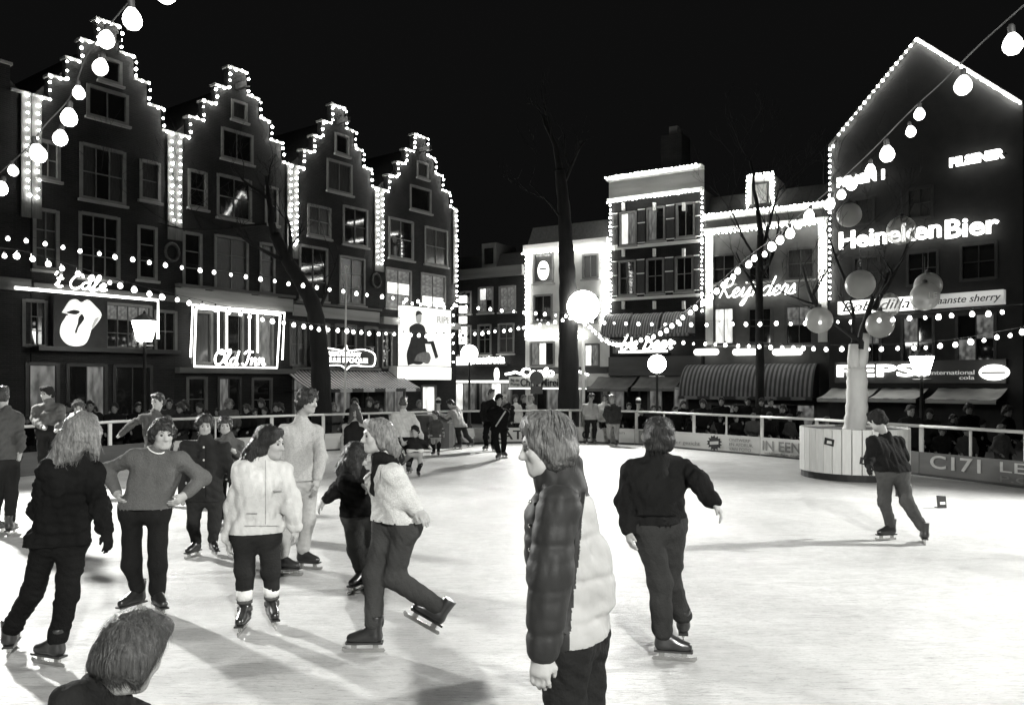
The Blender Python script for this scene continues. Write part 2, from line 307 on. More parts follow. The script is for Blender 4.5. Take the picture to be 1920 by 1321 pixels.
# rink barrier: one section per straight run
M_BOARD = mat('board_white', .55, .6, .15, 2.5); M_BOARDD = mat('board_dark', .05, .6, .35, 2.5); M_BOARDG = mat('board_grey', .16, .6, .3, 1.6, .2, 20)
def barrier(i, label, board, ads, first_post=True, n=None):
    (xa, ya), (xb, yb) = RINK[i], RINK[i+1]; L = math.hypot(xb-xa, yb-ya); t = thing('rink_barrier', label, 'barrier', (xa, ya, 0), math.atan2(yb-ya, xb-xa), 'barrier sections round the ice')
    # local x along the run, local +y away from the ice
    ubox('board', board, t, .01, L-.01, 0, .05, .0, .5)
    ubox('platform_skirt', M_DARK, t, .005, L-.005, .0, .12, GZ-.02, -.001)
    ubox('kick_strip', M_BOARDD, t, .012, L-.012, -.012, 0, .0, .05)
    MB().tube([(0, .03, 1.05), (L, .03, 1.05)], .034, 8).build('top_rail', M_METALW, t, True)
    k = n or max(1, round(L/1.35))
    for j in range(k+1):
        if j == k: continue
        wdt = .045 if j % 2 == 0 else .02
        ubox('post', M_METALW, t, L*j/k-wdt, L*j/k+wdt, .052, .09, .001, 1.03)
    for a in ads: a(t, L)
    return t
def ad(txt, fx0, fx1, z0, z1, m=M_INK, **kw): return lambda t, L: fit_text('lettering', txt, m, t, L*fx0, L*fx1, z0, z1, -.004, depth=.003, **kw)
M_PRINTW = mat('print_white', .6, .6, .1, 8); M_PRINTG = mat('print_grey', .2, .6, .2, 8)
def burst(t, L):
    c = (L*.42, .25); poly = []
    for k in range(28): r = .22 if k % 2 else .15+.015*(k % 3); a = math.pi*2*k/28; poly.append((c[0]+r*1.25*math.cos(a), c[1]+r*math.sin(a)))
    MB().prism(poly, -.008, -.001).build('starburst', M_INK, t); MB().prism([(c[0]-.16, c[1]-.06), (c[0]+.15, c[1]-.03), (c[0]+.15, c[1]+.06), (c[0]-.16, c[1]+.03)], -.012, -.009).build('starburst_label', M_BOARD, t)
barrier(0, 'dark barrier section beside the ice at the tall facades, left run', M_BOARDD, [])
barrier(1, 'dark barrier section in front of the tongue sign cafe', M_BOARDD, [])
barrier(2, 'dark barrier section under the neon framed pub windows', M_BOARDD, [])
barrier(3, 'white barrier section with large letters behind the tall skater', M_BOARD, [ad("l's R", .62, .92, .12, .42), ad("O", .12, .24, .12, .42)])
barrier(4, 'white barrier section with two line advert behind the small children', M_BOARD, [ad('ook deze banden\nhebben grip', .3, .82, .08, .44)])
barrier(5, 'white barrier section by the thick tree trunk reading ERS', M_BOARD, [ad('SKATERS', .25, .82, .12, .42, bold=.015)])
barrier(6, 'white barrier section with small grey print beside the standing trio', M_BOARD, [ad('C', .2, .33, .12, .4, bold=.02), ad('ijsbaan\nplein', .55, .85, .15, .42, M_PRINTG)])
def flu(t, L):
    x = L*.1; MB().prism([(x-.3, .06), (x+.35, .06), (x+.35, .46), (x-.3, .46)], -.006, -.001).build('print_panel', M_PRINTG, t)
    MB().prism([(x+.05+.25*math.cos(a*math.pi/10), .26+.17*math.sin(a*math.pi/10)) for a in range(20)], -.01, -.007).build('print_oval', M_BOARD, t)
barrier(7, 'long white barrier section with starburst print and advert lines', M_BOARD, [flu, ad('FL', .06, .13, .17, .36, bold=.02), ad('na verf\nheel ander gezicht', .2, .56, .1, .42, M_PRINTG), lambda t, L: burst(t, L*1.6), ad('ONTWERP\nEN AFDRUK\nVAN FOTO', .78, .95, .08, .42, M_PRINTG)], n=4)
barrier(8, 'white barrier section reading IN EEN', M_BOARD, [ad('IN EEN', .05, .75, .16, .42, M_PRINTG, bold=.015), ad('vakkundige zaak', .08, .75, .05, .12, M_PRINTG)])
barrier(9, 'barrier section behind the white planked tree tub', M_BOARDG, [])
barrier(10, 'grey barrier section reading C171', M_BOARDG, [ad('C171', .12, .62, .18, .46, M_PRINTW, bold=.015)])
barrier(11, 'grey barrier section with a street address in white capitals', M_BOARDG, [ad('LEVENSVREUGD', -.12, .95, .26, .46, M_PRINTW), ad('P.C. HOOFTSTRAAT', -.12, .9, .08, .2, M_PRINTG)])
barrier(12, 'grey barrier section beside the ice toward the corner cafe', M_BOARDG, [])
# ------------------------------------------------------------------ left row: four stepped-gable houses and a neighbour
ZE, ZS, ZT = 11.25, (12.05, 12.82, 13.6), 14.5
def house(label, u0, u1, wins, bands=(), lower=(), hw=(2.08, 1.5, .98, .4), brickm=M_BRICK):
    t = FL.root('gabled_house', label, 'house', u0, group=None); w_ = u1-u0; c = w_/2; k = w_/5.3
    tiers = [(0.003, w_-.003, GZ-.1, ZE)]; z = ZE; steps = []
    for h, zt in zip(hw, ZS+(ZT,)): tiers.append((c-h*k, c+h*k, z, zt)); steps.append((h*k, z, zt)); z = zt
    L = lambda r: (r[0]-u0, r[1]-u0, r[2], r[3])
    ops = [L(FL.rect(*q[:4])) for q in wins]+[L(FL.rect(*q[:4])) for q in lower]
    wall_cells(MB(), tiers, ops, 0, .3).build('wall', brickm, t)
    MB().box(.01, w_-.01, .31, 9, GZ-.1, ZE-.02).build('side_wall', M_BRICK2, t)
    MB().prism([(.02, ZE), (w_-.02, ZE), (c, 14.0)], .32, 9).build('roof', M_ROOF, t)
    for h, za, zb in [(c, 0, ZE)]+steps:          # stone caps on every step
        ih = next((s[0] for s in steps if abs(s[1]-zb) < .01), 0)
        for sg in (-1, 1):
            if ih == 0: 
                if sg == 1: continue
                ubox('step_cap', M_LIGHT, t, c-h-.06, c+h+.06, -.07, .34, zb, zb+.09)
            else: ubox('step_cap', M_LIGHT, t, *sorted((c+sg*(h+.05 if h < c else h-.004), c+sg*(ih+.002))), -.07, .34, zb+.001, zb+.09)
    for q, r in zip(wins, ops): window(t, r, *(q[4] if len(q) > 4 else (2, 2)), lit=q[5] if len(q) > 5 else None)
    for q, r in zip(lower, ops[len(wins):]): window(t, r, *(q[4] if len(q) > 4 else (1, 1)), frame=q[6] if len(q) > 6 else M_STONE, sill=False, lit=q[5] if len(q) > 5 else None)
    for (z0, z1, out, m) in bands: ubox('cornice', m, t, .02, w_-.02, -out, -.001, z0, z1)
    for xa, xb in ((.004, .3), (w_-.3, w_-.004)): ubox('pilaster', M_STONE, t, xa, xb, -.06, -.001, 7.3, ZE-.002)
    ubox('hoist_beam', M_DARK, t, c-.09, c+.09, -.75, -.001, 13.72, 13.94)
    # bulbs along the steps
    def W(x, zz): return FL.at(u0+x, .14, zz)
    pts = [W(c-c+.25, ZE-.02)]
    for h, za, zb in steps: pts += [W(c-h-.03, za+.02), W(c-h-.03, zb-.02)]
    for h, za, zb in reversed(steps): pts += [W(c+h+.03, zb-.02), W(c+h+.03, za+.02)]
    pts.append(W(w_-.25, ZE-.02)); return t, pts
SH = M_DARK
t0, g0 = house('dark neighbouring house cut off beside the tongue sign house', -10.6, -5.02, [], [(4.9, 5.3, .12, M_STONE)], hw=(2.08, 1.5, .98, .4))
t1, g1 = house('tall gabled house with the lips and tongue sign', -5, 0,
    [(62, 392, 110, 505, (2, 3)), (148, 402, 224, 522, (3, 3)), (258, 424, 294, 524, (1, 3)), (70, 264, 112, 336), (150, 276, 235, 378, (3, 2)), (262, 302, 300, 376, (1, 2)), (163, 168, 240, 226, (2, 1)), (185, 110, 228, 155, (1, 1))],
    [(FL.z(165, 660), FL.z(165, 652), .5, M_DARK), (FL.z(165, 552), FL.z(165, 540), .18, M_STONE)],
    [(42, 562, 88, 650, (3, 3)), (196, 570, 284, 655, (4, 3), [M_GLASS, M_GLASS, M_DIM]), (290, 582, 331, 660, (2, 2)), (48, 680, 110, 790, (1, 1), M_DIM, SH), (125, 682, 200, 790, (2, 1), [M_GLASS, M_DIM], SH), (212, 684, 285, 790, (2, 1), None, SH)])
t2, g2 = house('gabled house with the neon framed pub front', 0, 5.45,
    [(343, 436, 378, 538, (1, 3)), (402, 444, 465, 545, (2, 3)), (487, 456, 515, 551, (1, 3)), (353, 320, 388, 390, (1, 2)), (407, 332, 471, 411, (2, 2)), (497, 350, 521, 420, (1, 2)), (415, 246, 474, 302, (2, 1)), (434, 190, 463, 226, (1, 1))],
    [(FL.z(435, 575), FL.z(435, 550), .1, M_LIGHT), (FL.z(435, 548), FL.z(435, 543), .28, M_STONE), (FL.z(435, 700), FL.z(435, 690), .32, M_STONE)],
    [(358, 583, 398, 682, (1, 1)), (420, 588, 456, 685, (1, 1)), (478, 592, 512, 688, (1, 1), [M_DIM]), (350, 706, 388, 790, (1, 2), [M_GLASS, M_GLASS]), (408, 706, 452, 800, (2, 1), [M_DIM, M_GLASS], SH), (472, 708, 510, 790, (1, 2), [M_GLASS, M_GLASS])])
t3, g3 = house('gabled house with the scroll shaped restaurant sign', 5.45, 10.6,
    [(561, 462, 614, 562, (2, 3)), (636, 482, 684, 571, (2, 3)), (577, 386, 620, 444, (2, 2)), (643, 389, 689, 460, (2, 2)), (613, 303, 660, 361, (2, 1)), (628, 252, 654, 290, (1, 1))],
    [(FL.z(630, 598), FL.z(630, 578), .1, M_LIGHT), (FL.z(630, 576), FL.z(630, 572), .26, M_STONE), (FL.z(630, 694), FL.z(630, 689), .2, M_STONE)],
    [(544, 604, 574, 686, (2, 2)), (598, 606, 618, 688, (1, 2), M_LIT), (628, 608, 668, 688, (2, 2)), (683, 612, 708, 688, (1, 2)), (548, 708, 600, 800, (2, 1), [M_DIM]), (625, 712, 690, 800, (2, 1), [M_DIM, M_GLASS])])
t4, g4 = house('gabled house behind the bright film poster', 10.6, 16.4,
    [(723, 504, 771, 578, (2, 3), [M_DIM, M_LIT, M_DIM]), (789, 514, 835, 578, (2, 3), [M_LIT, M_DIM, M_DIM]), (729, 411, 775, 485, (2, 2)), (796, 428, 839, 497, (2, 2)), (769, 351, 808, 396, (1, 1)), (782, 304, 803, 334, (1, 1))],
    [(FL.z(780, 612), FL.z(780, 600), .35, M_LIGHT)],
    [(716, 622, 735, 690, (1, 2)), (720, 722, 760, 800, (2, 1), [M_DIM]), (790, 722, 818, 800, (1, 1), [M_LIT, M_DIM])])
for lab, pts in (('bulbs outlining the stepped gable above the tongue sign', g1), ('bulbs outlining the stepped gable above the neon framed pub', g2), ('bulbs outlining the stepped gable above the scroll sign', g3), ('bulbs outlining the stepped gable above the film poster', g4)):
    bulbs('light_string', lab, pts, .27, group='gable light strings', jitter=.03)
for lab, u, zb, two in (('double column of bulbs between the tongue sign house and the neon framed pub', 0, 8.0, 1), ('column of bulbs between the neon framed pub and the scroll sign house', 5.45, 7.9, 1), ('double column of bulbs between the scroll sign house and the poster house', 10.6, 7.65, 1), ('column of bulbs on the free corner of the poster house', 16.3, 5.9, 0), ('column of bulbs at the frame side corner of the tongue sign house', -5.0, 8.0, 1)):
    if two:
        pts = [FL.at(u-.16, .13, ZE-.05), FL.at(u-.16, .13, zb), FL.at(u+.16, .13, zb), FL.at(u+.16, .13, ZE-.05)]
    else: pts = [FL.at(u, .13, ZE-.05), FL.at(u, .13, zb)]
    bulbs('light_string', lab, pts, .27, group='gable light strings', jitter=.025)
for px, py, lab in ((320, 473, 'round wreath between the tongue sign house and the neon framed pub'), (703, 526, 'round wreath between the scroll sign house and the poster house')):
    u = FL.u(px); wr = FL.root('wreath', lab, 'wreath', u, .1, FL.z(px, py)); b = MB()
    b.tube([(.27*math.cos(a*math.pi/10), 0, .32*math.sin(a*math.pi/10)) for a in range(21)], .06, 6); b.build('ring', mat('wreath_green', .07, .9, .6, 14, .8), wr, True)
# --- signs on the left row
def neon(F, name, label, cat, px, py, out=.35): 
    u = F.u(px); t = F.root(name, label, cat, u, out, 0); return t, u
t, u = neon(FL, 'neon_sign', "glowing script neon above the lips and tongue sign", 'neon sign', 145, 540, .32)
fit_script('script_lettering', "'t Cafe", M_NEON, t, FL.u(95)-u, FL.u(192)-u, FL.z(145, 552), FL.z(145, 515), 0, .034); MB().box(FL.u(95)-u, FL.u(192)-u, .1, .3, FL.z(145, 541), FL.z(145, 537)).build('carrier_bar', M_METALD, t)
t, u = neon(FL, 'neon_tube', 'long white neon line above and beside the tongue sign window', 'neon tube', 165, 560, .3)
MB().tube([(FL.u(20)-u, 0, FL.z(165, 553)), (FL.u(288)-u, 0, FL.z(165, 553)), (FL.u(288)-u, 0, FL.z(165, 630))], .05, 6).build('tube', M_NEON, t, True)
for q in (60, 160, 270): ubox('bracket', M_METALD, t, FL.u(q)-u-.02, FL.u(q)-u+.02, .0, .31, FL.z(165, 553)-.02, FL.z(165, 553)+.02)
t, u = neon(FL, 'emblem_sign', 'white lips with a lolling tongue on a square dark panel', 'sign', 143, 610, .3)
x0, x1, z0, z1 = FL.rect(92, 556, 193, 652); ubox('panel', M_INK, t, x0-u, x1-u, .0, .2, z0, z1)
M_TONGUE = emit('emblem_glow', .75, base=.8); M_TONGUE2 = emit('emblem_grey', .28, base=.4)
def ez(pts, sc=1.): # emblem coordinates 0..1 in the panel
    return [(x0-u+(x1-x0)*a, z0+(z1-z0)*b) for a, b in pts]
sm = lambda pts: [(p.x, p.z) for p in catmull([Vector((a, 0, b)) for a, b in pts+pts[:1]], 5)][:-1]
MB().prism(ez(sm([(.15, .66), (.28, .88), (.4, .93), (.5, .88), (.62, .94), (.75, .84), (.88, .66), (.74, .42), (.66, .36), (.6, .5), (.4, .6)])), -.03, -.001).build('lips', M_TONGUE, t)
MB().prism(ez(sm([(.22, .6), (.35, .66), (.55, .64), (.68, .5), (.66, .3), (.58, .1), (.45, .03), (.25, .05), (.12, .2), (.12, .4)])), -.06, -.031).build('tongue', M_TONGUE, t)
MB().prism(ez(sm([(.2, .66), (.34, .72), (.46, .7), (.4, .64), (.3, .64)])), -.064, -.061).build('mouth_dark', M_INK, t)
MB().prism(ez(sm([(.5, .66), (.54, .56), (.44, .4), (.4, .28), (.37, .3), (.42, .46), (.44, .58)])), -.066, -.061).build('tongue_crease', M_INK, t)
MB().prism(ez(sm([(.84, .62), (.72, .4), (.62, .3), (.7, .46), (.76, .58)])), -.034, -.031).build('lip_grey', M_TONGUE2, t)  # darker tones drawn on the emblem
t, u = neon(FL, 'window_neon', 'neon rectangle outlining the three tall pub windows', 'neon tube', 436, 640, .26); X = lambda p: FL.u(p)-u; Z = FL.z
mb = MB(); ZT_, ZB_ = Z(436, 582), Z(436, 688)
for pts in ([(X(350), 0, Z(436, 672)), (X(354), 0, ZT_+.06), (X(526), 0, ZT_+.06), (X(522), 0, Z(436, 672))], [(X(360), 0, ZT_-.05), (X(357), 0, ZB_), (X(512), 0, ZB_), (X(518), 0, ZT_-.05)]): mb.tube(pts, .042, 6)
for p in (402, 418, 460, 476): mb.tube([(X(p), 0, ZT_-.05), (X(p), 0, Z(436, 660))], .036, 6)
mb.tube([(X(360), 0, ZT_-.05), (X(518), 0, ZT_-.05)], .036, 6); mb.build('tube', M_NEON, t, True)
for p in (357, 518): ubox('bracket', M_METALD, t, X(p)-.03, X(p)+.03, .0, .27, ZT_-.3, ZT_-.24)
t, u = neon(FL, 'neon_sign', 'glowing script neon across the foot of the framed pub windows', 'neon sign', 440, 675, .4)
fit_script('script_lettering', 'Old Inn', M_NEON, t, FL.u(392)-u, FL.u(486)-u, FL.z(440, 684), FL.z(440, 658), 0, .04); ubox('carrier_bar', M_METALD, t, FL.u(395)-u, FL.u(485)-u, .05, .4, FL.z(440, 687), FL.z(440, 684))
t, u = neon(FL, 'restaurant_sign', 'scroll shaped neon sign reading RESTAURANT behind the leaning tree', 'sign', 632, 670, .5); X = lambda p: FL.u(p)-u
x0, x1, z0, z1 = FL.rect(577, 650, 687, 690); x0 -= u; x1 -= u; w_ = x1-x0; h_ = z1-z0
out = sm([(x0, z0+h_*.25), (x0, z0+h_*.85), (x0+w_*.1, z0+h_*.9), (x0+w_*.3, z0+h_*.86), (x0+w_*.45, z0+h_*.82), (x0+w_*.5, z1+.06), (x0+w_*.55, z0+h_*.82), (x0+w_*.8, z0+h_*.9), (x1, z0+h_*.7), (x1, z0+h_*.2), (x0+w_*.9, z0+h_*.1), (x0+w_*.6, z0+h_*.12), (x0+w_*.5, z0-.06), (x0+w_*.4, z0+h_*.12), (x0+w_*.1, z0+h_*.1)])
MB().prism(out, .0, .5).build('panel', M_INK, t); MB().tube([(a, -.03, b) for a, b in out+out[:1]], .03, 5).build('tube', M_NEON, t, True)
fit_text('lettering', 'RESTAURANT', M_NEON, t, x0+w_*.2, x0+w_*.76, z0+h_*.55, z0+h_*.75, -.02, bold=.01); fit_text('lettering', 'BELLE EPOQUE', M_NEON, t, x0+w_*.12, x0+w_*.88, z0+h_*.22, z0+h_*.48, -.02, bold=.02)
# film poster
t, u = neon(FL, 'film_poster', 'large backlit film poster with a dark coated figure', 'poster', 785, 640, .5); X = lambda p: FL.u(p)-u
x0, x1, z0, z1 = FL.rect(741, 578, 832, 686); x0 -= u; x1 -= u
M_POST = emit('poster_paper', .85, base=.7, vary=.35, vscale=1.1); M_POSTG = emit('poster_grey', .3, base=.3, vary=.5); M_POSTD = mat('poster_black', .015, .6, .5, 5); M_POSTM = emit('poster_mid', .1, base=.1, vary=.8, vscale=6)  # the poster's light comes from a glow in its own materials
ubox('board', M_POST, t, x0, x1, .0, .3, z0, z1)
fx = lambda a, b: (x0+(x1-x0)*a, z0+(z1-z0)*b)
MB().prism([fx(*q) for q in sm([(.1, .0), (.08, .2), (.16, .45), (.13, .62), (.2, .69), (.3, .72), (.42, .68), (.46, .55), (.44, .42), (.47, .2), (.4, .05), (.3, .02), (.2, .03)])], -.012, -.001).build('figure_coat', M_POSTD, t)
MB().prism([fx(*q) for q in sm([(.22, .08), (.3, .2), (.5, .24), (.56, .14), (.5, .04), (.36, .07)])], -.016, -.013).build('figure_bag', M_POSTM, t)
MB().prism([fx(*q) for q in ((.42, .6), (.5, .42), (.62, .44), (.72, .16), (.66, .13), (.56, .38), (.44, .38))], -.02, -.013).build('figure_arm', M_POSTD, t)
MB().prism([fx(*q) for q in sm([(.27, .74), (.26, .84), (.3, .9), (.36, .88), (.37, .78), (.33, .72)])], -.012, -.001).build('figure_head', M_POSTG, t)
MB().prism([fx(*q) for q in sm([(.25, .84), (.27, .92), (.34, .93), (.39, .87), (.34, .88)])], -.018, -.013).build('figure_hair', M_POSTD, t)
fit_text('lettering', 'RIPE', M_POSTG, t, *[q for q in (fx(.7, 0)[0], fx(.98, 0)[0])], fx(0, .76)[1], fx(0, .88)[1], -.006)
for q in range(7): link('bulb', BULB_FAR, t, (x0+(x1-x0)*q/6, -.08, z1+.12)); 
for q in range(6): link('bulb', BULB_FAR, t, (x0-.14, -.05, z0+(z1-z0)*(q+.5)/6)); link('bulb', BULB_FAR, t, (x1+.14, -.05, z0+(z1-z0)*(q+.5)/6))
t, u = neon(FL, 'light_box', 'blank white light box under the film poster', 'sign', 780, 698, .6); x0, x1, z0, z1 = FL.rect(729, 687, 830, 712)
ubox('box_frame', M_METALW, t, x0-u, x1-u, .02, .6, z0, z1); ubox('lit_face', M_BOX, t, x0-u+.03, x1-u-.03, -.01, .019, z0+.03, z1-.03)
# striped awning of the restaurant
def awning(F, label, px0, px1, pyt, pyb, drop_out, m, curve=0., front=.0, name='awning', valance=.15):
    c = (px0+px1)/2; u = F.u(c); t = F.root(name, label, 'awning', u, 0, 0); x0, x1 = F.u(px0)-u, F.u(px1)-u; zt, zb = F.z(c, pyt), F.z(c, pyb)
    n = 10; prof = []
    for i in range(n+1):
        s = i/n
        if curve: a = s*math.pi/2*curve; prof.append((-drop_out*math.sin(a)/math.sin(math.pi/2*curve), zb+(zt-zb)*(math.cos(a)-math.cos(math.pi/2*curve))/(1-math.cos(math.pi/2*curve))))
        else: prof.append((-drop_out*s, zt+(zb-zt)*s-.06*math.sin(math.pi*s)))
    b = MB(); nx = 12
    for i in range(nx+1):
        x = x0+(x1-x0)*i/nx; sg = .015*math.sin(i*1.7)
        for (y, z) in prof: b.v.append((x, y-.05, z+sg))
    for i in range(nx):
        for j in range(n): a = i*(n+1)+j; b.f.append((a, a+1, a+n+2, a+n+1))
    b.build('canopy', m, t, True)
    ubox('valance', m, t, x0, x1, prof[-1][0]-.06, prof[-1][0]-.045, zb-valance, zb+.0)
    for x in (x0+.03, (x0+x1)/2, x1-.03): MB().tube([(x, .0, zb-.1), (x, prof[-1][0]-.03, zb-.01)], .02, 5).build('arm', M_METALD, t)
    if curve:   # closed cheeks
        for x in (x0, x1): MB().prism([(0, 0), (0, 0), (0, 0)], 0, 0) if False else None
        for x in (x0+.01, x1-.01):
            c_ = MB(); k = len(prof); c_.v = [(x, y-.049, z-.005) for y, z in prof]+[(x, -.02, zb)]; c_.f = [tuple(range(k+1))]; c_.build('cheek', m, t)
    return t
M_AWN1 = stripes('awning_stripe', .5, .05, .2); M_AWN2 = stripes('awning_stripe_narrow', .17, .035, .2); M_AWN3 = stripes('awning_fine', .3, .1, .14); M_CANV = mat('canvas', .12, .8, .4, 1.5)
awning(FL, 'striped awning over the restaurant terrace behind the leaning tree', 532, 742, 695, 728, 1.6, M_AWN1)
# ------------------------------------------------------------------ right row
def row_house(F, name, label, u0, u1, ztop, wallm, wins, shutters=(), bands=(), lower=(), roof=None, depth=9, fm=M_FRAME):
    t = F.root(name, label, 'house', u0); w_ = u1-u0; L = lambda r: (r[0]-u0, r[1]-u0, r[2], r[3])
    ops = [L(F.rect(*q[:4])) for q in list(wins)+list(lower)]
    wall_cells(MB(), [(.003, w_-.003, GZ-.1, ztop)], ops, 0, .3).build('wall', wallm, t)
    MB().box(.01, w_-.01, .31, depth, GZ-.1, ztop-.02).build('side_wall', M_BRICK2, t)
    for i, (q, r) in enumerate(zip(list(wins)+list(lower), ops)):
        window(t, r, *(q[4] if len(q) > 4 else (2, 2)), frame=fm if i < len(wins) else M_STONE, lit=q[5] if len(q) > 5 else None, sill=i < len(wins))
    for q in shutters:
        r = L(F.rect(*q)); s = ubox('shutter', M_DARK, t, r[0], r[1], -.06, -.004, r[2], r[3]); 
        for zz in (r[2], (r[2]*.42+r[3]*.58), r[3]-.05): ubox('shutter_rail', M_WHITE, t, r[0]-.01, r[1]+.01, -.075, -.061, zz, zz+.05)
    for (z0, z1, out, m) in bands: ubox('cornice', m, t, .02, w_-.02, -out, -.001, z0, z1)
    if roof: MB().prism([(.0, 0), (depth, 0), (depth*.75, roof), (depth*.28, roof)], 0, 1).mesh('x', None); rb = MB(); prof = [(-.05, ztop+.02), (depth, ztop+.02), (depth*.8, ztop+roof), (roof*.55, ztop+roof)]
    if roof:
        rb.v = [(.02, y, z) for y, z in prof]+[(w_-.02, y, z) for y, z in prof]; rb.f = [(0, 1, 2, 3), (7, 6, 5, 4), (0, 4, 5, 1), (1, 5, 6, 2), (2, 6, 7, 3), (3, 7, 4, 0)]; rb.build('roof', M_ROOF if wallm is not M_CREAM else mat('slate', .1, .7, .3, 8), t)
    return t
VB = (-12.5, -5.13, 0, 5.11, 10.88)
tD = row_house(FR, 'corner_building', 'dark building with vertical lit letters beyond the poster house', VB[0], VB[1]-.01, 8.0, M_BRICK2,
    [(862, 546, 884, 588), (897, 538, 925, 586, (2, 2), [M_DIM, M_LIT, M_GLASS, M_DIM]), (936, 536, 967, 584, (2, 2), M_DIM), (862, 610, 884, 664), (896, 608, 921, 664), (934, 606, 964, 662)],
    bands=[(7.95, 8.5, .35, M_STONE)], lower=[(843, 716, 893, 770, (2, 1), [M_LIT, M_DIM]), (900, 716, 960, 770, (3, 1), [M_DIM, M_LIT, M_DIM])], roof=1.4)
ubox('dormer', M_STONE, tD, FR.u(898)-VB[0], FR.u(925)-VB[0], .3, 2.5, 8.5, 10.0); ubox('dormer_window', M_GLASS, tD, FR.u(903)-VB[0], FR.u(920)-VB[0], .27, .3, 8.8, 9.7)
tO = row_house(FR, 'cafe_building', 'bright cream building behind the thick tree trunk', VB[1], VB[2]-.01, 9.2, M_CREAM,
    [(1000, 474, 1038, 530, (1, 1)), (1092, 476, 1122, 522, (2, 1)), (1000, 552, 1036, 604, (2, 1)), (1092, 556, 1122, 604, (2, 1))],
    bands=[(9.15, 9.55, .3, M_WHITE)], lower=[(994, 640, 1040, 686, (3, 1), [M_DIM, M_LIT, M_GLASS]), (1094, 644, 1124, 688, (2, 1), [M_LIT, M_DIM]), (1000, 725, 1050, 790, (2, 1), [M_GLASS, M_DIM]), (1090, 725, 1130, 790)], roof=1.5)
ubox('fascia', M_INK, tO, .05, VB[2]-VB[1]-.06, -.12, -.002, FR.z(1060, 700), FR.z(1060, 688))
wB = [(1162, 397, 1194, 460), (1213, 388, 1247, 452), (1268, 380, 1303, 445)]; wB2 = [(1160, 488, 1192, 554), (1212, 484, 1245, 550), (1266, 480, 1300, 546)]
tB = row_house(FR, 'brick_house', 'tall dark brick house with shuttered windows and lit cornice', VB[2], VB[3]-.01, 11.45, M_BRICK2,
    [wB[0]+((2, 1), [M_LIT, M_DIM]), wB[1]+((2, 1), [M_DIM, M_GLASS]), wB[2]+((2, 1),), wB2[0]+((2, 2),), wB2[1]+((2, 2),), wB2[2]+((2, 2),)],
    shutters=[(1148, 400, 1159, 462), (1197, 392, 1210, 456), (1250, 384, 1265, 449), (1305, 378, 1314, 444), (1147, 490, 1158, 556), (1195, 486, 1209, 552), (1248, 482, 1263, 548), (1302, 478, 1312, 545)],
    bands=[(11.35, 11.5, .4, M_WHITE), (11.51, 12.4, .12, M_LIGHT), (12.41, 12.6, .5, M_WHITE), (FR.z(1230, 462), FR.z(1230, 456), .1, M_WHITE), (FR.z(1230, 560), FR.z(1230, 555), .1, M_WHITE)], fm=M_FRAME,
    lower=[(1150, 640, 1168, 662, (1, 1), M_DIM), (1140, 722, 1200, 790, (2, 1), [M_DIM, M_GLASS]), (1215, 722, 1290, 790, (3, 1), [M_DIM, M_GLASS])])
for px in (1170, 1228, 1283): 
    for py in (388, 474, 572): ubox('bracket', M_WHITE, tB, FR.u(px)-.07, FR.u(px)+.07, -.16, -.002, FR.z(px, py)-.2, FR.z(px, py)+.2)
ch = MB().box(FR.u(1210), FR.u(1250), 2.2, 3.6, 12.0, FR.z(1230, 252)+.6); ch.build('chimney', M_BRICK, tB); ubox('chimney_pot', M_STONE, tB, FR.u(1222), FR.u(1238), 2.5, 3.2, FR.z(1230, 252)+.6, FR.z(1230, 252)+1.1)
ubox('fascia', mat('fascia_paint', .045, .5, .3, 3), tB, .05, 5.0, -.25, -.002, FR.z(1220, 704), FR.z(1220, 668))
tR = row_house(FR, 'plaster_house', 'low pale plaster house with the long script sign', VB[3], VB[4], 9.6, M_PLASTER,
    [(1335, 476, 1380, 532), (1402, 472, 1446, 527), (1475, 464, 1527, 523), (1338, 576, 1377, 646, (2, 1), M_LIT), (1402, 576, 1448, 646, (2, 2)), (1472, 572, 1525, 646, (2, 2), [M_GLASS, M_DIM])],
    bands=[(9.25, 9.45, .3, M_WHITE), (9.46, 9.85, .12, M_STONE), (9.86, 10.1, .45, M_WHITE)], lower=[(1330, 756, 1400, 800, (3, 1), [M_GLASS, M_DIM]), (1430, 756, 1530, 800, (3, 1), [M_DIM, M_GLASS])], roof=1.6, fm=mat('frame_dark', .06, .5, .3, 5))
for v0, v1 in ((.06, .42), (5.3, 5.7)): ubox('pilaster', M_WHITE, tR, v0, v1, -.1, -.002, 3.8, 9.24)
u5 = VB[3]; dx0, dx1, dz0, dz1 = FR.rect(1397, 324, 1445, 396)
MB().box(dx0-u5, dx1-u5, .5, 3.0, 9.9, dz1).build('dormer', M_WHITE, tR); window(tR, (dx0-u5+.2, dx1-u5-.2, dz0+.1, dz1-.35), 1, 2).location = (0, .49, 0)
# lights on the right row
def rl(label, pts, step=.22): bulbs('light_string', label, pts, step, group='facade light strings on the cafe row', jitter=.02)
A = FR.at
rl('bulbs along the cornice of the tall shuttered house', [A(.05, .62, 12.55), A(5.05, .62, 12.55)], .2)
rl('bulbs along the lower moulding of the tall shuttered house', [A(.1, .5, 11.3), A(5.0, .5, 11.3)], .2)
rl('column of bulbs between the tall shuttered house and the cream building', [A(.1, .14, 11.2), A(.1, .14, 5.4)])
rl('column of bulbs between the tall shuttered house and the plaster house', [A(5.0, .14, 11.2), A(5.0, .14, 5.4)])
rl('bulbs along the top edge of the plaster house', [A(5.3, .58, 10.05), A(10.8, .58, 10.05)], .2)
rl('bulbs along the lower eave of the plaster house', [A(5.3, .42, 9.15), A(10.8, .42, 9.15)], .2)
rl('column of bulbs down the plaster house corner by the gabled brewery sign', [A(10.6, .2, 9.1), A(10.6, .2, 5.8)])
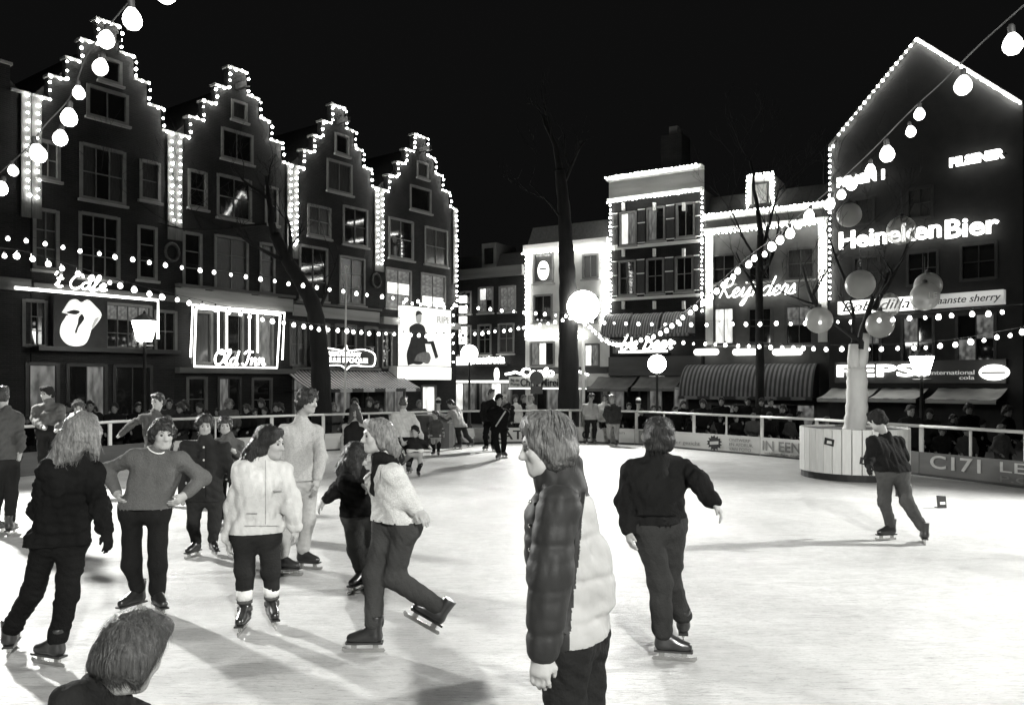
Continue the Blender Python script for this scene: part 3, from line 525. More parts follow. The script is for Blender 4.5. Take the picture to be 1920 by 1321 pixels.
rl('column of bulbs down the plaster house corner by the shuttered house', [A(5.4, .2, 9.1), A(5.4, .2, 5.8)])
rl('bulbs outlining the roof dormer', [A(dx0-.02, -.42, dz0), A(dx0-.02, -.42, dz1+.05), A(dx1+.02, -.42, dz1+.05), A(dx1+.02, -.42, dz0)], .18)
rl('bulbs along the cornice of the cream building', [A(-5.1, .4, 9.05), A(-.05, .4, 9.05)], .2)
rl('column of bulbs on the cream building corner by the dark building', [A(-5.0, .16, 9.0), A(-5.0, .16, 4.8)])
rl('column of bulbs on the cream building corner by the shuttered house', [A(-.3, .16, 9.0), A(-.3, .16, 4.8)])
# signs on the right row
def fsign(F, name, label, cat, px, out): u = F.u(px); return F.root(name, label, cat, u, out, 0), u
t, u = fsign(FR, 'neon_sign', 'flowing thin script neon across the pale plaster house', 'neon sign', 1422, .25)
fit_script('script_lettering', 'Reijnders', M_NEON, t, FR.u(1352)-u, FR.u(1494)-u, FR.z(1420, 570), FR.z(1420, 520), 0, .034, .35); 
for q in (1365, 1425, 1480): ubox('bracket', M_METALD, t, FR.u(q)-u-.02, FR.u(q)-u+.02, .03, .26, FR.z(q, 552), FR.z(q, 549))
t, u = fsign(FR, 'neon_sign', 'thick white script sign with underline below the small awnings', 'neon sign', 1220, .5)
fit_script('script_lettering', 'De Beer', M_NEON, t, FR.u(1172)-u, FR.u(1268)-u, FR.z(1220, 655), FR.z(1220, 626), 0, .05, .4); ubox('underline', M_NEON, t, FR.u(1168)-u, FR.u(1258)-u, -.04, .04, FR.z(1220, 661), FR.z(1220, 657)); ubox('carrier', M_METALD, t, FR.u(1168)-u, FR.u(1258)-u, .05, .5, FR.z(1220, 664), FR.z(1220, 661))
t, u = fsign(FR, 'neon_sign', 'white script sign across the cream building behind the trunk', 'neon sign', 1045, .3)
fit_script('script_lettering', 'Oesterbar', M_NEON, t, FR.u(990)-u, FR.u(1102)-u, FR.z(1045, 632), FR.z(1045, 612), 0, .045, .2); ubox('underline', M_NEON, t, FR.u(990)-u, FR.u(1102)-u, -.03, .3, FR.z(1045, 636), FR.z(1045, 634))
t, u = fsign(FR, 'pergola_sign', 'pagoda shaped shop sign behind the thick tree trunk', 'sign', 1040, .8); X = lambda p: FR.u(p)-u
Zs = lambda py: FR.z(1040, py)
ubox('panel', M_PRINTW, t, X(968), X(1112), .0, .1, Zs(727), Zs(706)); 
for a, b in ((962, 998), (1080, 1116)): MB().tube(catmull([(X(a), -.02, Zs(701)), (X((a*2+b)/3), -.02, Zs(699)), (X((a+b)/2), -.02, Zs(697)), (X((a+2*b)/3), -.02, Zs(699)), (X(b), -.02, Zs(703))], 4), .07, 6).build('curved_tube', M_NEON, t, True)
fit_text('lettering', 'Confo', M_NEON, t, X(992), X(1053), Zs(706), Zs(689), -.06, bold=.03, depth=.05); fit_text('lettering', 'Chris Mireille', M_INK, t, X(990), X(1075), Zs(724), Zs(709), -.012, bold=.015); fit_text('lettering', 'Bij de\nPomp', M_INK, t, X(972), X(988), Zs(724), Zs(710), -.012)
ubox('lit_edge', M_BOX, t, X(968), X(1112), -.02, .0, Zs(729), Zs(727.2)); ubox('support', M_METALD, t, X(1040), X(1044), .1, .8, Zs(720), Zs(712))
t, u = fsign(FR, 'oval_sign', 'oval lit beer sign hanging before a cream building window', 'sign', 1027, .5); c = (0, FR.z(1027, 509))
MB().prism([(.33*math.cos(a*math.pi/14), c[1]+.52*math.sin(a*math.pi/14)) for a in range(28)], -.05, .05).build('panel', M_BOX, t); ubox('print_band', M_INK, t, -.22, .24, -.06, -.052, c[1]+.04, c[1]+.12); ubox('bracket', M_METALD, t, -.03, .03, .05, .5, c[1]+.2, c[1]+.26)
t, u = fsign(FR, 'letter_sign', 'vertical stack of lit letter boxes on the dark building', 'sign', 875, .5)
for i, chx in enumerate('CLHBA'):
    zc = FR.z(875, 562+19.2*i); b_ = ubox('letter_box', M_BOX, t, -.2, .2, .0, .25, zc-.2, zc+.2); fit_text('lettering', chx, M_INK, t, -.08, .08, zc-.14, zc+.14, -.012)
ubox('mast', M_METALD, t, -.04, .04, .25, .32, FR.z(875, 650), FR.z(875, 548)); ubox('bracket', M_METALD, t, -.03, .03, .32, .5, FR.z(875, 600), FR.z(875, 598))
t, u = fsign(FR, 'light_box', 'long lit fascia with bright lettering on the dark building', 'sign', 895, .3); X = lambda p: FR.u(p)-u
ubox('lit_face', M_BOX, t, X(832), X(890), -.02, .3, FR.z(895, 684), FR.z(895, 668)); fit_text('lettering', 'constructa', M_NEON, t, X(898), X(952), FR.z(895, 682), FR.z(895, 668), -.05, bold=.02, depth=.04); ubox('carrier', M_METALD, t, X(890), X(955), .0, .3, FR.z(895, 686), FR.z(895, 683))
t, u = fsign(FR, 'light_strip', 'low lit strip over the dark building shop windows', 'light', 900, .5); ubox('lit_face', M_BOX, t, FR.u(840)-u, FR.u(962)-u, -.1, .5, FR.z(900, 717), FR.z(900, 713))
for px in (868, 949):
    t, u = fsign(FR, 'oval_sign', 'small oval hanging sign above the %s' % ('lit shop strip, toward the poster house' if px < 900 else 'lit shop strip, toward the cream building'), 'sign', px, 1.0); zc = FR.z(px, 702)
    MB().prism([(.16*math.cos(a*math.pi/10), zc+.38*math.sin(a*math.pi/10)) for a in range(20)], -.04, .04).build('panel', M_BOX, t); ubox('bracket', M_METALD, t, -.02, .02, .04, 1.0, zc+.1, zc+.14)
for i, (a, b) in enumerate(((1306, 1352), (1378, 1424), (1452, 1508))):
    t, u = fsign(FR, 'oblong_lamp', 'rounded oblong light box above the barrel awning', 'lamp', (a+b)/2, .4); t['group'] = 'oblong lamps above the barrel awning'; x0, x1 = FR.u(a)-u, FR.u(b)-u; zc = FR.z((a+b)/2, 660); r = .16
    poly = [(x1-r+r*math.cos(q*math.pi/8-math.pi/2), zc+r*math.sin(q*math.pi/8-math.pi/2)) for q in range(9)]+[(x0+r+r*math.cos(q*math.pi/8+math.pi/2), zc+r*math.sin(q*math.pi/8+math.pi/2)) for q in range(9)]
    MB().prism(poly, -.05, .1).build('lit_face', M_BOX, t); ubox('bracket', M_METALD, t, -.05, .05, .1, .4, zc-.05, zc+.05)
for px, lab in ((1133, 'thin vertical neon line beside the script sign underline'), ):
    pass
awning(FR, 'small barrel awning on the shuttered house, beside the cream building', 1140, 1188, 588, 628, .9, M_AWN3, .8)
awning(FR, 'small barrel awning on the shuttered house, between its two twins', 1192, 1245, 587, 628, .9, M_AWN3, .8)
awning(FR, 'small barrel awning on the shuttered house, beside the plaster house', 1249, 1304, 584, 626, .9, M_AWN3, .8)
awning(FR, 'large striped barrel awning under the oblong lamps', 1292, 1536, 682, 742, 1.5, M_AWN2, .92)
awning(FR, 'plain canvas awning below the white script sign, by the tree trunk', 1122, 1196, 706, 728, 1.3, M_CANV)
awning(FR, 'plain canvas awning below the white script sign, by the barrel awning', 1202, 1282, 704, 727, 1.3, M_CANV)
# ------------------------------------------------------------------ the tall dark gable on the corner
WH = 7.4; tH = FH.root('gabled_house', 'tall dark gabled building covered in beer and cola signs', 'house', 0); HE, HP = 12.2, 15.75
lw = [(1618, 598, 1652, 690, (2, 2), [M_GLASS, M_DIM]), (1690, 592, 1752, 688, (2, 2), [M_GLASS, M_DIM, M_GLASS, M_GLASS]), (1792, 586, 1868, 684, (2, 2), [M_DIM, M_GLASS, M_GLASS]), (1700, 350, 1750, 410, (2, 2)), (1600, 370, 1640, 420, (1, 2)), (1600, 480, 1650, 540, (2, 2)), (1700, 470, 1760, 535, (2, 2)), (1800, 455, 1870, 525, (2, 2)), (1700, 190, 1742, 240, (1, 2))]
ops = [FH.rect(*q[:4]) for q in lw]; mbw = wall_cells(MB(), [(.003, WH, GZ-.1, HE)], ops[:8], 0, .3)
gz = np.linspace(HE, HP, 9)
mbw.prism([(.003, HE), (WH, HE), (WH/2, HP)], 0, .3); mbw.build('wall', mat('black_render', .018, .8, .3, 2, .3, 12), tH); MB().box(.01, WH-.01, .31, 10, GZ-.1, HE-.02).build('side_wall', M_BRICK2, tH); MB().prism([(.02, HE), (WH-.02, HE), (WH/2, HP-.1)], .32, 10).build('roof', M_ROOF, tH)
for q, r in zip(lw[:8], ops): window(tH, r, *q[4], frame=M_DARK, lit=q[5] if len(q) > 5 else None, sill=False)
for a, b in (((0, HE), (WH/2, HP)), ((WH/2, HP), (WH, HE))):
    n = 2; cp = MB(); cp.prism([(a[0], a[1]), (b[0], b[1]), (b[0], b[1]+.12), (a[0], a[1]+.12)], -.1, .35); cp.build('coping', M_STONE, tH)
bulbs('light_string', 'bulbs climbing the rising edge of the tall dark gable', [FH.at(.1, .16, 5.6), FH.at(.1, .16, HE), FH.at(.45, .16, HE)], .25, group='gable light strings')
bulbs('light_string', 'bulbs along the sloping edge of the tall dark gable beside the plaster house', [FH.at(.5, .16, HE+.45), FH.at(WH/2, .16, HP)], .26, group='gable light strings')
bulbs('light_string', 'dense bulbs along the sloping edge of the dark gable away from the plaster house', [FH.at(WH/2, .16, HP), FH.at(WH, .16, HE)], .11, group='gable light strings')
def hs(name, label, px, out=.3): u = FH.u(px); return FH.root(name, label, 'sign', u, out, 0), u
t, u = hs('beer_sign', 'large lit bold letters ending in Bier on the dark gable', 1730); X = lambda p: FH.u(p)-u
fit_text('lettering', 'Heineken', M_NEON, t, X(1580), X(1770), FH.z(1675, 458), FH.z(1675, 424), 0, bold=.018, depth=.05); fit_text('lettering', 'Bier', M_NEON, t, X(1778), X(1878), FH.z(1828, 444), FH.z(1828, 408), 0, bold=.018, depth=.05)
ubox('carrier_rail', M_METALD, t, X(1580), X(1880), .06, .1, FH.z(1730, 440), FH.z(1730, 437)); ubox('bracket', M_METALD, t, X(1700), X(1704), .1, .3, FH.z(1700, 440), FH.z(1700, 437))
t, u = hs('sherry_sign', 'long lit panel advertising spaanste sherry', 1730); X = lambda p: FH.u(p)-u; zA, zB_ = FH.z(1730, 580), FH.z(1730, 555)
ubox('lit_panel', M_BOX, t, X(1577), X(1716), .0, .3, zA, zB_); ubox('dim_panel', emit('sherry_panel', .5, .4, .6, 1.0), t, X(1717), X(1886), .0, .3, zA, zB_)  # second half of the panel glows dimmer
fit_script  # script lettering
fit_text('lettering', 'Bobadilla', M_INK, t, X(1586), X(1712), zA+.08, zB_-.06, -.012, shear=.35); fit_text('lettering', 'de spaanste sherry', M_INK, t, X(1722), X(1882), zA+.06, zB_-.12, -.012, shear=.3)
t, u = hs('cola_sign', 'wide lit capitals with international cola in small letters beside', 1730); X = lambda p: FH.u(p)-u
fit_text('lettering', 'PEPSI', M_NEON, t, X(1576), X(1740), FH.z(1660, 706), FH.z(1660, 683), 0, bold=.03, depth=.05, space=1.08); M_FAINT = emit('faint_letters', .35, .5)
fit_text('lettering', 'international', M_FAINT, t, X(1750), X(1832), FH.z(1790, 702), FH.z(1790, 694), 0); fit_text('lettering', 'cola', M_FAINT, t, X(1804), X(1832), FH.z(1818, 711), FH.z(1818, 704), 0); ubox('fascia', mat('fascia_paint', .045, .5, .3, 3), t, X(1570), X(1890), .06, .3, FH.z(1730, 718), FH.z(1730, 676))
t, u = hs('emblem_sign', 'round lit cola emblem beside the lit capitals', 1872, .5); zc = FH.z(1872, 698); MB().prism([(.5*math.cos(a*math.pi/12), zc+.3*math.sin(a*math.pi/12)) for a in range(24)], -.05, .1).build('panel', M_BOX, t); ubox('wave_band', M_INK, t, -.4, .4, -.06, -.052, zc-.04, zc+.02); ubox('bracket', M_METALD, t, -.05, .05, .1, .5, zc-.05, zc+.05)
t, u = hs('lit_letters', 'short row of blurred lit letters high under the dark gable, toward the plaster house', 1620); X = lambda p: FH.u(p)-u; fit_text('lettering', 'BIEREN 1', M_NEON, t, X(1576), X(1664), FH.z(1620, 346), FH.z(1620, 328), 0, bold=.05, depth=.05); ubox('carrier_rail', M_METALD, t, X(1576), X(1664), .06, .3, FH.z(1620, 338), FH.z(1620, 336))
t, u = hs('lit_letters', 'slanting row of lit letters high under the dark gable, away from the plaster house', 1836); X = lambda p: FH.u(p)-u; fit_text('lettering', 'PILSENER', M_NEON, t, X(1786), X(1888), FH.z(1836, 308), FH.z(1836, 290), 0, bold=.05, depth=.05); ubox('carrier_rail', M_METALD, t, X(1786), X(1888), .06, .3, FH.z(1836, 299), FH.z(1836, 297))
M_CANV2 = mat('pale_canvas', .35, .6, .3, 1.5)
awning(FH, 'pale canvas awning of the corner building, by the barrel awning', 1560, 1648, 728, 746, 1.3, M_CANV2)
awning(FH, 'pale canvas awning of the corner building, under the cola letters', 1655, 1742, 728, 746, 1.3, M_CANV2)
awning(FH, 'pale canvas awning of the corner building, under the round emblem', 1760, 1890, 728, 748, 1.3, M_CANV2)
# ------------------------------------------------------------------ floodlights that light the rink
M_FLOOD = emit('flood_glass', 60)
def flood(i, label, offs):
    pos, aim, watts, cone = FLOODS[i]; pos = Vector(pos); t = thing('floodlight', label, 'floodlight', (pos.x, pos.y, 0)); d = (Vector(aim)-pos).normalized()
    MB().tube([(0, 0, GZ-.02), (0, 0, pos.z-.1)], [.075, .05], 10).build('pole', M_METALW, t, True)
    q = d.to_track_quat('-Z', 'Y')
    for k, (a, b) in enumerate(offs):
        c = Vector((0, 0, pos.z))+q@Vector((a, b, 0)); h = MB().lathe([(.05, .2), (.12, .18), (.22, .05), (.25, 0), (.25, -.02), (.235, -.02)], 14)
        o = h.build('lamp_head', M_METALD, t, True); o.location = c; o.rotation_mode = 'QUATERNION'; o.rotation_quaternion = q
        g = MB().lathe([(.001, -.1), (.1, -.09), (.19, -.06), (.235, -.015)], 14).build('lamp_glass', M_FLOOD, o, True)
    L = bpy.data.lights.new('flood_lamp', 'SPOT'); L.energy = watts; L.spot_size = math.radians(cone); L.spot_blend = .6; L.shadow_soft_size = .22; L.color = (1, 1, .97)
    lo = link('flood_lamp', L, t, Vector((0, 0, pos.z))+d*(.25 if offs else .8)); lo.rotation_mode = 'QUATERNION'; lo.rotation_quaternion = q
    return t
flood(0, 'floodlight mast by the ice in front of the gabled houses', [(0, 0)])
flood(1, 'floodlight mast by the ice in front of the corner gable', [(0, 0)])
flood(2, 'floodlight mast on the near side of the ice', [(0, 0)])
fl3 = flood(3, 'floodlight whose glare is built as a large globe, on a white pole before the thick trunk', [])
MB().lathe(uvsphere(.55, 24, 18), 24, (0, 0, FLOODS[3][0][2])).build('globe', M_LAMP, fl3, True); MB().lathe([(.1, -.64), (.2, -.56), (.2, -.49)], 12, (0, 0, FLOODS[3][0][2])).build('collar', M_METALW, fl3, True)  # added globe gives the lamp's glare a solid shape; the real lamp is smaller
# ------------------------------------------------------------------ street lamps and poles
def street_lamp(label, px, py, Y, r, lantern=False, power=90):  # lamp radii are enlarged to take in the halo round the light
    p = P(px, py, Y); t = thing('street_lamp', label, 'street lamp', (p.x, p.y, 0))
    MB().lathe([(.14, GZ-.02), (.14, .0), (.08, .1), (.055, .9), (.045, p.z-.35), (.09, p.z-.28), (.05, p.z-.2)], 10).build('post', M_METALD, t, True)
    if lantern:
        MB().lathe([(r*.55, -r*.9), (r*.95, r*.55), (r*.5, r*.8), (.02, r*.9)], 8, (0, 0, p.z)).build('lantern_glass', M_LAMP, t)
        MB().lathe([(r*1.1, r*.56), (r*.6, r*.85), (.05, r*1.15), (.03, r*1.35)], 8, (0, 0, p.z+.02)).build('lantern_cap', M_METALD, t); MB().tube([(-.28, 0, p.z-r*1.25), (.28, 0, p.z-r*1.25)], .018, 5).build('ladder_bar', M_METALD, t)
    else:
        MB().lathe(uvsphere(r, 16, 12), 16, (0, 0, p.z)).build('globe', M_LAMP, t, True); MB().tube([(-.3, 0, p.z-r-.12), (.3, 0, p.z-r-.12)], .016, 5).build('ladder_bar', M_METALD, t)
    return t
street_lamp('street lamp with a glaring lantern before the tongue sign house', 271, 617, 25.5, .42, True)
street_lamp('street lamp with a round glowing globe before the barrel awning', 1232, 682, 29.5, .34)
street_lamp('street lamp with a glowing globe before the dark building', 880, 662, 36.0, .38)
street_lamp('street lamp with a glaring lantern in front of the cola letters', 1728, 682, 24.0, .37, True)
t = thing('flag_pole', 'thin bare white pole before the restaurant awning', 'pole', G(646, 826)); zt = P(648, 500, t.location.y).z; MB().tube([(0, 0, GZ-.02), (.06, 0, zt)], [.05, .025], 8).build('shaft', M_METALW, t, True); MB().lathe(uvsphere(.05, 8, 6), 8, (.06, 0, zt)).build('finial', M_METALW, t, True)
p = P(1006, 708, 31.0); t = thing('road_sign', 'round dark back of a road sign before the pagoda shaped sign', 'road sign', (p.x, p.y, 0)); MB().tube([(0, 0, GZ-.02), (0, 0, p.z+.3)], .035, 8).build('post', M_METALD, t); b = MB(); b.prism([(.27*math.cos(a*math.pi/12), p.z+.27*math.sin(a*math.pi/12)) for a in range(24)], -.05, -.036); b.build('disc', M_METALD, t); ubox('plate', M_METALD, t, -.24, .24, -.05, -.038, p.z-.62, p.z-.32)
for px, py, lab in ((1197, 760, 'slim white post behind the rail by the shuttered house'), (822, 760, 'slim pale post behind the rail by the light box')):
    p = G(px, 815); t = thing('bollard', lab, 'bollard', p+Vector((0, 0, GZ-.01))); MB().lathe([(.09, 0), (.09, .08), (.07, .1), (.07, 1.6), (.1, 1.63), (.1, 1.8), (.03, 1.87)], 10).build('post', M_METALW, t, True); MB().lathe([(.101, 1.65), (.101, 1.77)], 10).build('band', M_METALD, t, True)
# dark service counter where a skater leans
t = thing('counter', 'dark curved counter at the rink edge under a leaning skater', 'counter', (-2.35, 24.3, 0)); MB().lathe([(.62, 0), (.62, .95)], 18).build('drum', mat('counter_dark', .05, .6, .3, 4), t); MB().lathe([(.68, .95), (.68, 1.0)], 18).build('top', M_STONE, t)
# ------------------------------------------------------------------ strings of lights over the ice
def overhead(label, pts, step=.5):
    return bulbs('light_string', label, catmull([P(*q) for q in pts], 8), step, group='light strings over the ice', hang=True)
overhead('upper string of hanging bulbs across the gabled houses', [(-20, 434, 19.5), (66, 446, 19.8), (256, 480, 20.6), (468, 512, 21.8), (656, 541, 23.5), (847, 565, 25), (981, 579, 26), (1075, 588, 27)], .4)
overhead('lower string of hanging bulbs crossing the neon framed windows', [(-20, 462, 13), (66, 476, 14), (229, 526, 15.6), (348, 556, 16.8), (507, 592, 18.6), (600, 608, 20), (719, 618, 22), (850, 622, 24), (979, 608, 26), (1075, 590, 27)], .31)
overhead('string of bulbs swooping up toward the top of the dark gable', [(1098, 602, 27), (1130, 630, 24.5), (1165, 638, 22), (1230, 620, 19), (1300, 572, 16), (1390, 492, 12.6), (1450, 446, 10.6), (1520, 386, 8.8), (1560, 352, 8.0), (1627, 290, 6.7), (1708, 208, 5.6), (1766, 155, 5.0), (1833, 88, 4.5), (1920, 10, 4.1)], .5)
overhead('near string of large bulbs hanging before the tongue sign gable', [(300, -60, 3.7), (232, 15, 4.1), (165, 100, 4.6), (133, 180, 5.0), (85, 234, 5.4), (48, 280, 5.7), (-30, 350, 6.2)], .36)
overhead('level string of bulbs crossing the plaster house', [(1110, 596, 27), (1170, 600, 26), (1330, 601, 23.6), (1560, 596, 20), (1700, 588, 17.5), (1920, 570, 14)], .5)
overhead('lower string of bulbs under the oblong lamps', [(1245, 634, 25), (1400, 641, 22.5), (1545, 646, 20), (1690, 644, 18), (1800, 634, 16.5), (1930, 610, 14.5)], .4)
# ------------------------------------------------------------------ bare winter trees
def limb(mb, p, d, L, r, depth, rng, up=.15, twig=.004):
    n = 5; pts = [p.copy()]; rs = [r]; q = p.copy(); dd = d.copy()
    for i in range(n):
        dd = (dd+Vector((rng.uniform(-.22, .22), rng.uniform(-.22, .22), rng.uniform(-.1, .2)*1.0+up*.15))).normalized(); q = q+dd*(L/n); pts.append(q.copy()); rs.append(max(r*(1-.13*(i+1)), twig))
    mb.tube(pts, rs, 6 if r > .03 else 4)
    if depth > 0:
        for k in range(rng.choice((2, 3, 3))):
            i = rng.randint(2, n); a = pts[i]; ax = Vector((rng.uniform(-1, 1), rng.uniform(-1, 1), rng.uniform(-.2, .9))).normalized(); nd = (dd*.75+ax*.85).normalized()
            limb(mb, a, nd, L*rng.uniform(.55, .8), max(rs[i]*rng.uniform(.5, .72), twig), depth-1, rng, up, twig)
def tree(label, trunk_pts, trunk_r, limbs, seed, mtrunk=M_BARK, depth=4):
    rng = random.Random(seed); base = Vector((trunk_pts[0][0], trunk_pts[0][1], trunk_pts[0][2])); t = thing('bare_tree', label, 'tree', base)
    b = MB(); pts = catmull([Vector(p)-base for p in trunk_pts], 6); k = len(pts)
    rr = [trunk_r[0]+(trunk_r[1]-trunk_r[0])*i/(k-1) for i in range(k)]; rr[0] *= 1.25; b.tube(pts, [r*(1+.05*math.sin(i*2.1)) for i, r in enumerate(rr)], 12); tr = b.build('trunk', mtrunk, t, True)
    for (pp, end, r, dep) in limbs:
        a = Vector(pp)-base; d = Vector(end)-Vector(pp); m_ = MB(); limb(m_, a, d.normalized(), d.length, r, dep, rng); m_.build('branch', M_BARK, t, True)
    return t
Yt = 27.6
tree('thick dark trunk standing behind the floodlight pole', [P(1066, 715+3000/Yt, Yt)-Vector((0, 0, .5)), P(1066, 700, Yt), P(1065, 560, Yt), P(1062, 480, Yt), P(1058, 400, Yt), P(1050, 320, Yt)], (.40, .18), [(P(1050, 320, Yt), P(1040, 200, Yt), .13, 3), (P(1054, 350, Yt), P(1085, 260, Yt), .09, 3), (P(1058, 420, Yt), P(1000, 350, Yt-1), .05, 3)], 3)
Yt = 25.2
tree('leaning dark tree before the scroll shaped sign', [P(604, 715+3000/Yt, Yt)-Vector((0, 0, .5)), P(602, 720, Yt), P(597, 640, Yt), P(588, 575, Yt), P(562, 525, Yt), P(540, 490, Yt), P(515, 440, Yt)], (.33, .17), [(P(515, 440, Yt), P(470, 330, Yt), .14, 4), (P(545, 500, Yt), P(530, 400, Yt-.5), .10, 4), (P(540, 490, Yt), P(420, 440, Yt-1), .07, 4), (P(594, 600, Yt), P(640, 470, Yt+.5), .07, 3), (P(500, 420, Yt), P(300, 470, Yt-1), .05, 4)], 5)
Yt = 27.5
tree('slender dark tree before the plaster house', [P(1424, 715+3000/Yt, Yt)-Vector((0, 0, .5)), P(1425, 700, Yt), P(1424, 600, Yt), P(1424, 520, Yt), P(1426, 440, Yt)], (.16, .11), [(P(1426, 440, Yt), P(1412, 300, Yt), .09, 4), (P(1425, 470, Yt), P(1480, 370, Yt), .07, 4), (P(1424, 520, Yt), P(1500, 420, Yt-.6), .07, 4), (P(1424, 560, Yt), P(1360, 480, Yt), .06, 3), (P(1424, 500, Yt), P(1340, 400, Yt), .05, 4)], 11)
for _ in (0,):
    pass
# tree in the white tub
Yt = 16.9; TC = Vector((7.22, Yt, 0)); tp = lambda x, y, d=0: P(x, y, Yt+d)
t = thing('tree_tub', 'round white planked tub around the wrapped tree', 'tub', TC); NPK = 36; RT = 1.06
for k in range(NPK):
    a = 2*math.pi*k/NPK; o = ubox('plank', M_WHITE, t, -.085, .085, -.018, .018, .14, 1.04+random.uniform(-.006, .006)); o.location = (RT*math.cos(a), RT*math.sin(a), o.location.z); o.rotation_euler = (0, 0, a+math.pi/2+random.uniform(-.03, .03))
MB().lathe([(RT-.03, .02), (RT-.03, 1.0)], 36).build('lining', M_STONE, t); MB().lathe([(RT-.01, 0), (RT-.01, .139)], 36).build('base_ring', M_INK, t); MB().lathe([(RT-.05, .9), (.3, .95)], 36).build('soil', M_DARK, t)
for k, (a, zz) in enumerate(((-138, .78), (-102, .42), (-82, .2))):
    an = math.radians(a); st = MB(); st.prism([(-.11, -.05), (.09, -.09), (.11, .05), (-.09, .09)], -.004, .0); s_ = st.build('sticker', M_INK, t); s_.location = ((RT+.025)*math.cos(an), (RT+.025)*math.sin(an), zz); s_.rotation_euler = (0, 0, an+math.pi/2)
    st = MB(); st.prism([(-.05, -.03), (.06, -.04), (.05, .02), (-.04, .03)], -.008, -.005); s2 = st.build('sticker_print', M_WHITE, s_)
M_WRAP = mat('white_wrap', .7, .7, .12, 5, .5, 22, stretch=(1, 1, .4))
tt = tree('bare tree in the white tub with its trunk wrapped in white', [TC+Vector((0, 0, .9)), tp(1606, 770), tp(1607, 720), tp(1606, 690)], (.23, .2), [(tp(1612, 655), tp(1650, 560), .11, 2), (tp(1600, 650), tp(1600, 560), .06, 2), (tp(1640, 580), tp(1670, 520, .3), .07, 3), (tp(1610, 640), tp(1545, 590, -.3), .06, 2), (tp(1545, 590, -.3), tp(1490, 500, -.5), .05, 4), (tp(1655, 550), tp(1700, 470, .3), .05, 4), (tp(1600, 560), tp(1570, 420), .04, 4), (tp(1530, 570, -.3), tp(1450, 560, -.6), .03, 4)], 21, mtrunk=M_WRAP)
fb = MB(); base = TC+Vector((0, 0, .9)); fb.tube([p-base for p in (tp(1604, 700), tp(1600, 672), tp(1601, 645))], [.15, .12, .1], 10); fb.tube([p-base for p in (tp(1608, 700), tp(1618, 668), tp(1622, 625))], [.15, .11, .09], 10); fb.build('wrapped_fork', M_WRAP, tt, True)
tt.children[0].name = 'trunk'
# hanging globes in that tree
M_GLOBE = thin_plastic()
for i, (px, py, d, r, lab) in enumerate(((1592, 403, .4, .26, 'globe hanging highest, before the corner column of bulbs'), (1690, 432, -.3, .29, 'globe hanging in front of the big bold letters'), (1613, 533, -.2, .3, 'globe hanging before the start of the sherry panel'), (1740, 536, .5, .29, 'globe half hidden behind the lettered globe'), (1734, 556, -.2, .29, 'globe printed with two white letters'), (1664, 572, .6, .27, 'globe behind the forked branch on the sherry panel'), (1650, 608, -.4, .28, 'globe hanging low beside the wrapped fork'), (1536, 600, -.5, .27, 'globe hanging low toward the plaster house'))):
    p = tp(px, py, d); t = thing('lantern_globe', 'translucent '+lab, 'globe', p); MB().lathe(uvsphere(r, 18, 14), 20).build('shell', M_GLOBE, t, True); MB().lathe([(.05, r-.01), (.05, r+.05), (.015, r+.07)], 8).build('cap', M_METALD, t); MB().tube([(0, 0, r+.06), (.0, 0, r+.55)], .006, 4).build('cord', M_CABLE, t)
    if i == 4: fit_text('lettering', 'LE', M_PRINTW, t, -.07, .1, -.06, .06, -r-.002, depth=.012)
for px, py, lab, hd in ((1766, 952, 'small dark card standing on the ice beside the capped skater', 10), (1688, 930, 'small dark card standing on the ice between the capped skater and the tub', -15)):
    p = G(px, py); t = thing('placard', lab, 'placard', p, math.radians(hd)); b = MB(); b.prism([(-.07, 0), (.08, 0), (.06, .19), (-.09, .2)], -.012, .012); b.build('card', M_INK, t); b = MB(); b.prism([(-.04, .06), (.05, .06), (.045, .1), (-.045, .1)], -.016, -.013); b.build('print_mark', M_WHITE, t); MB().box(-.07, .07, .0, .08, 0, .012).build('foot', M_INK, t)
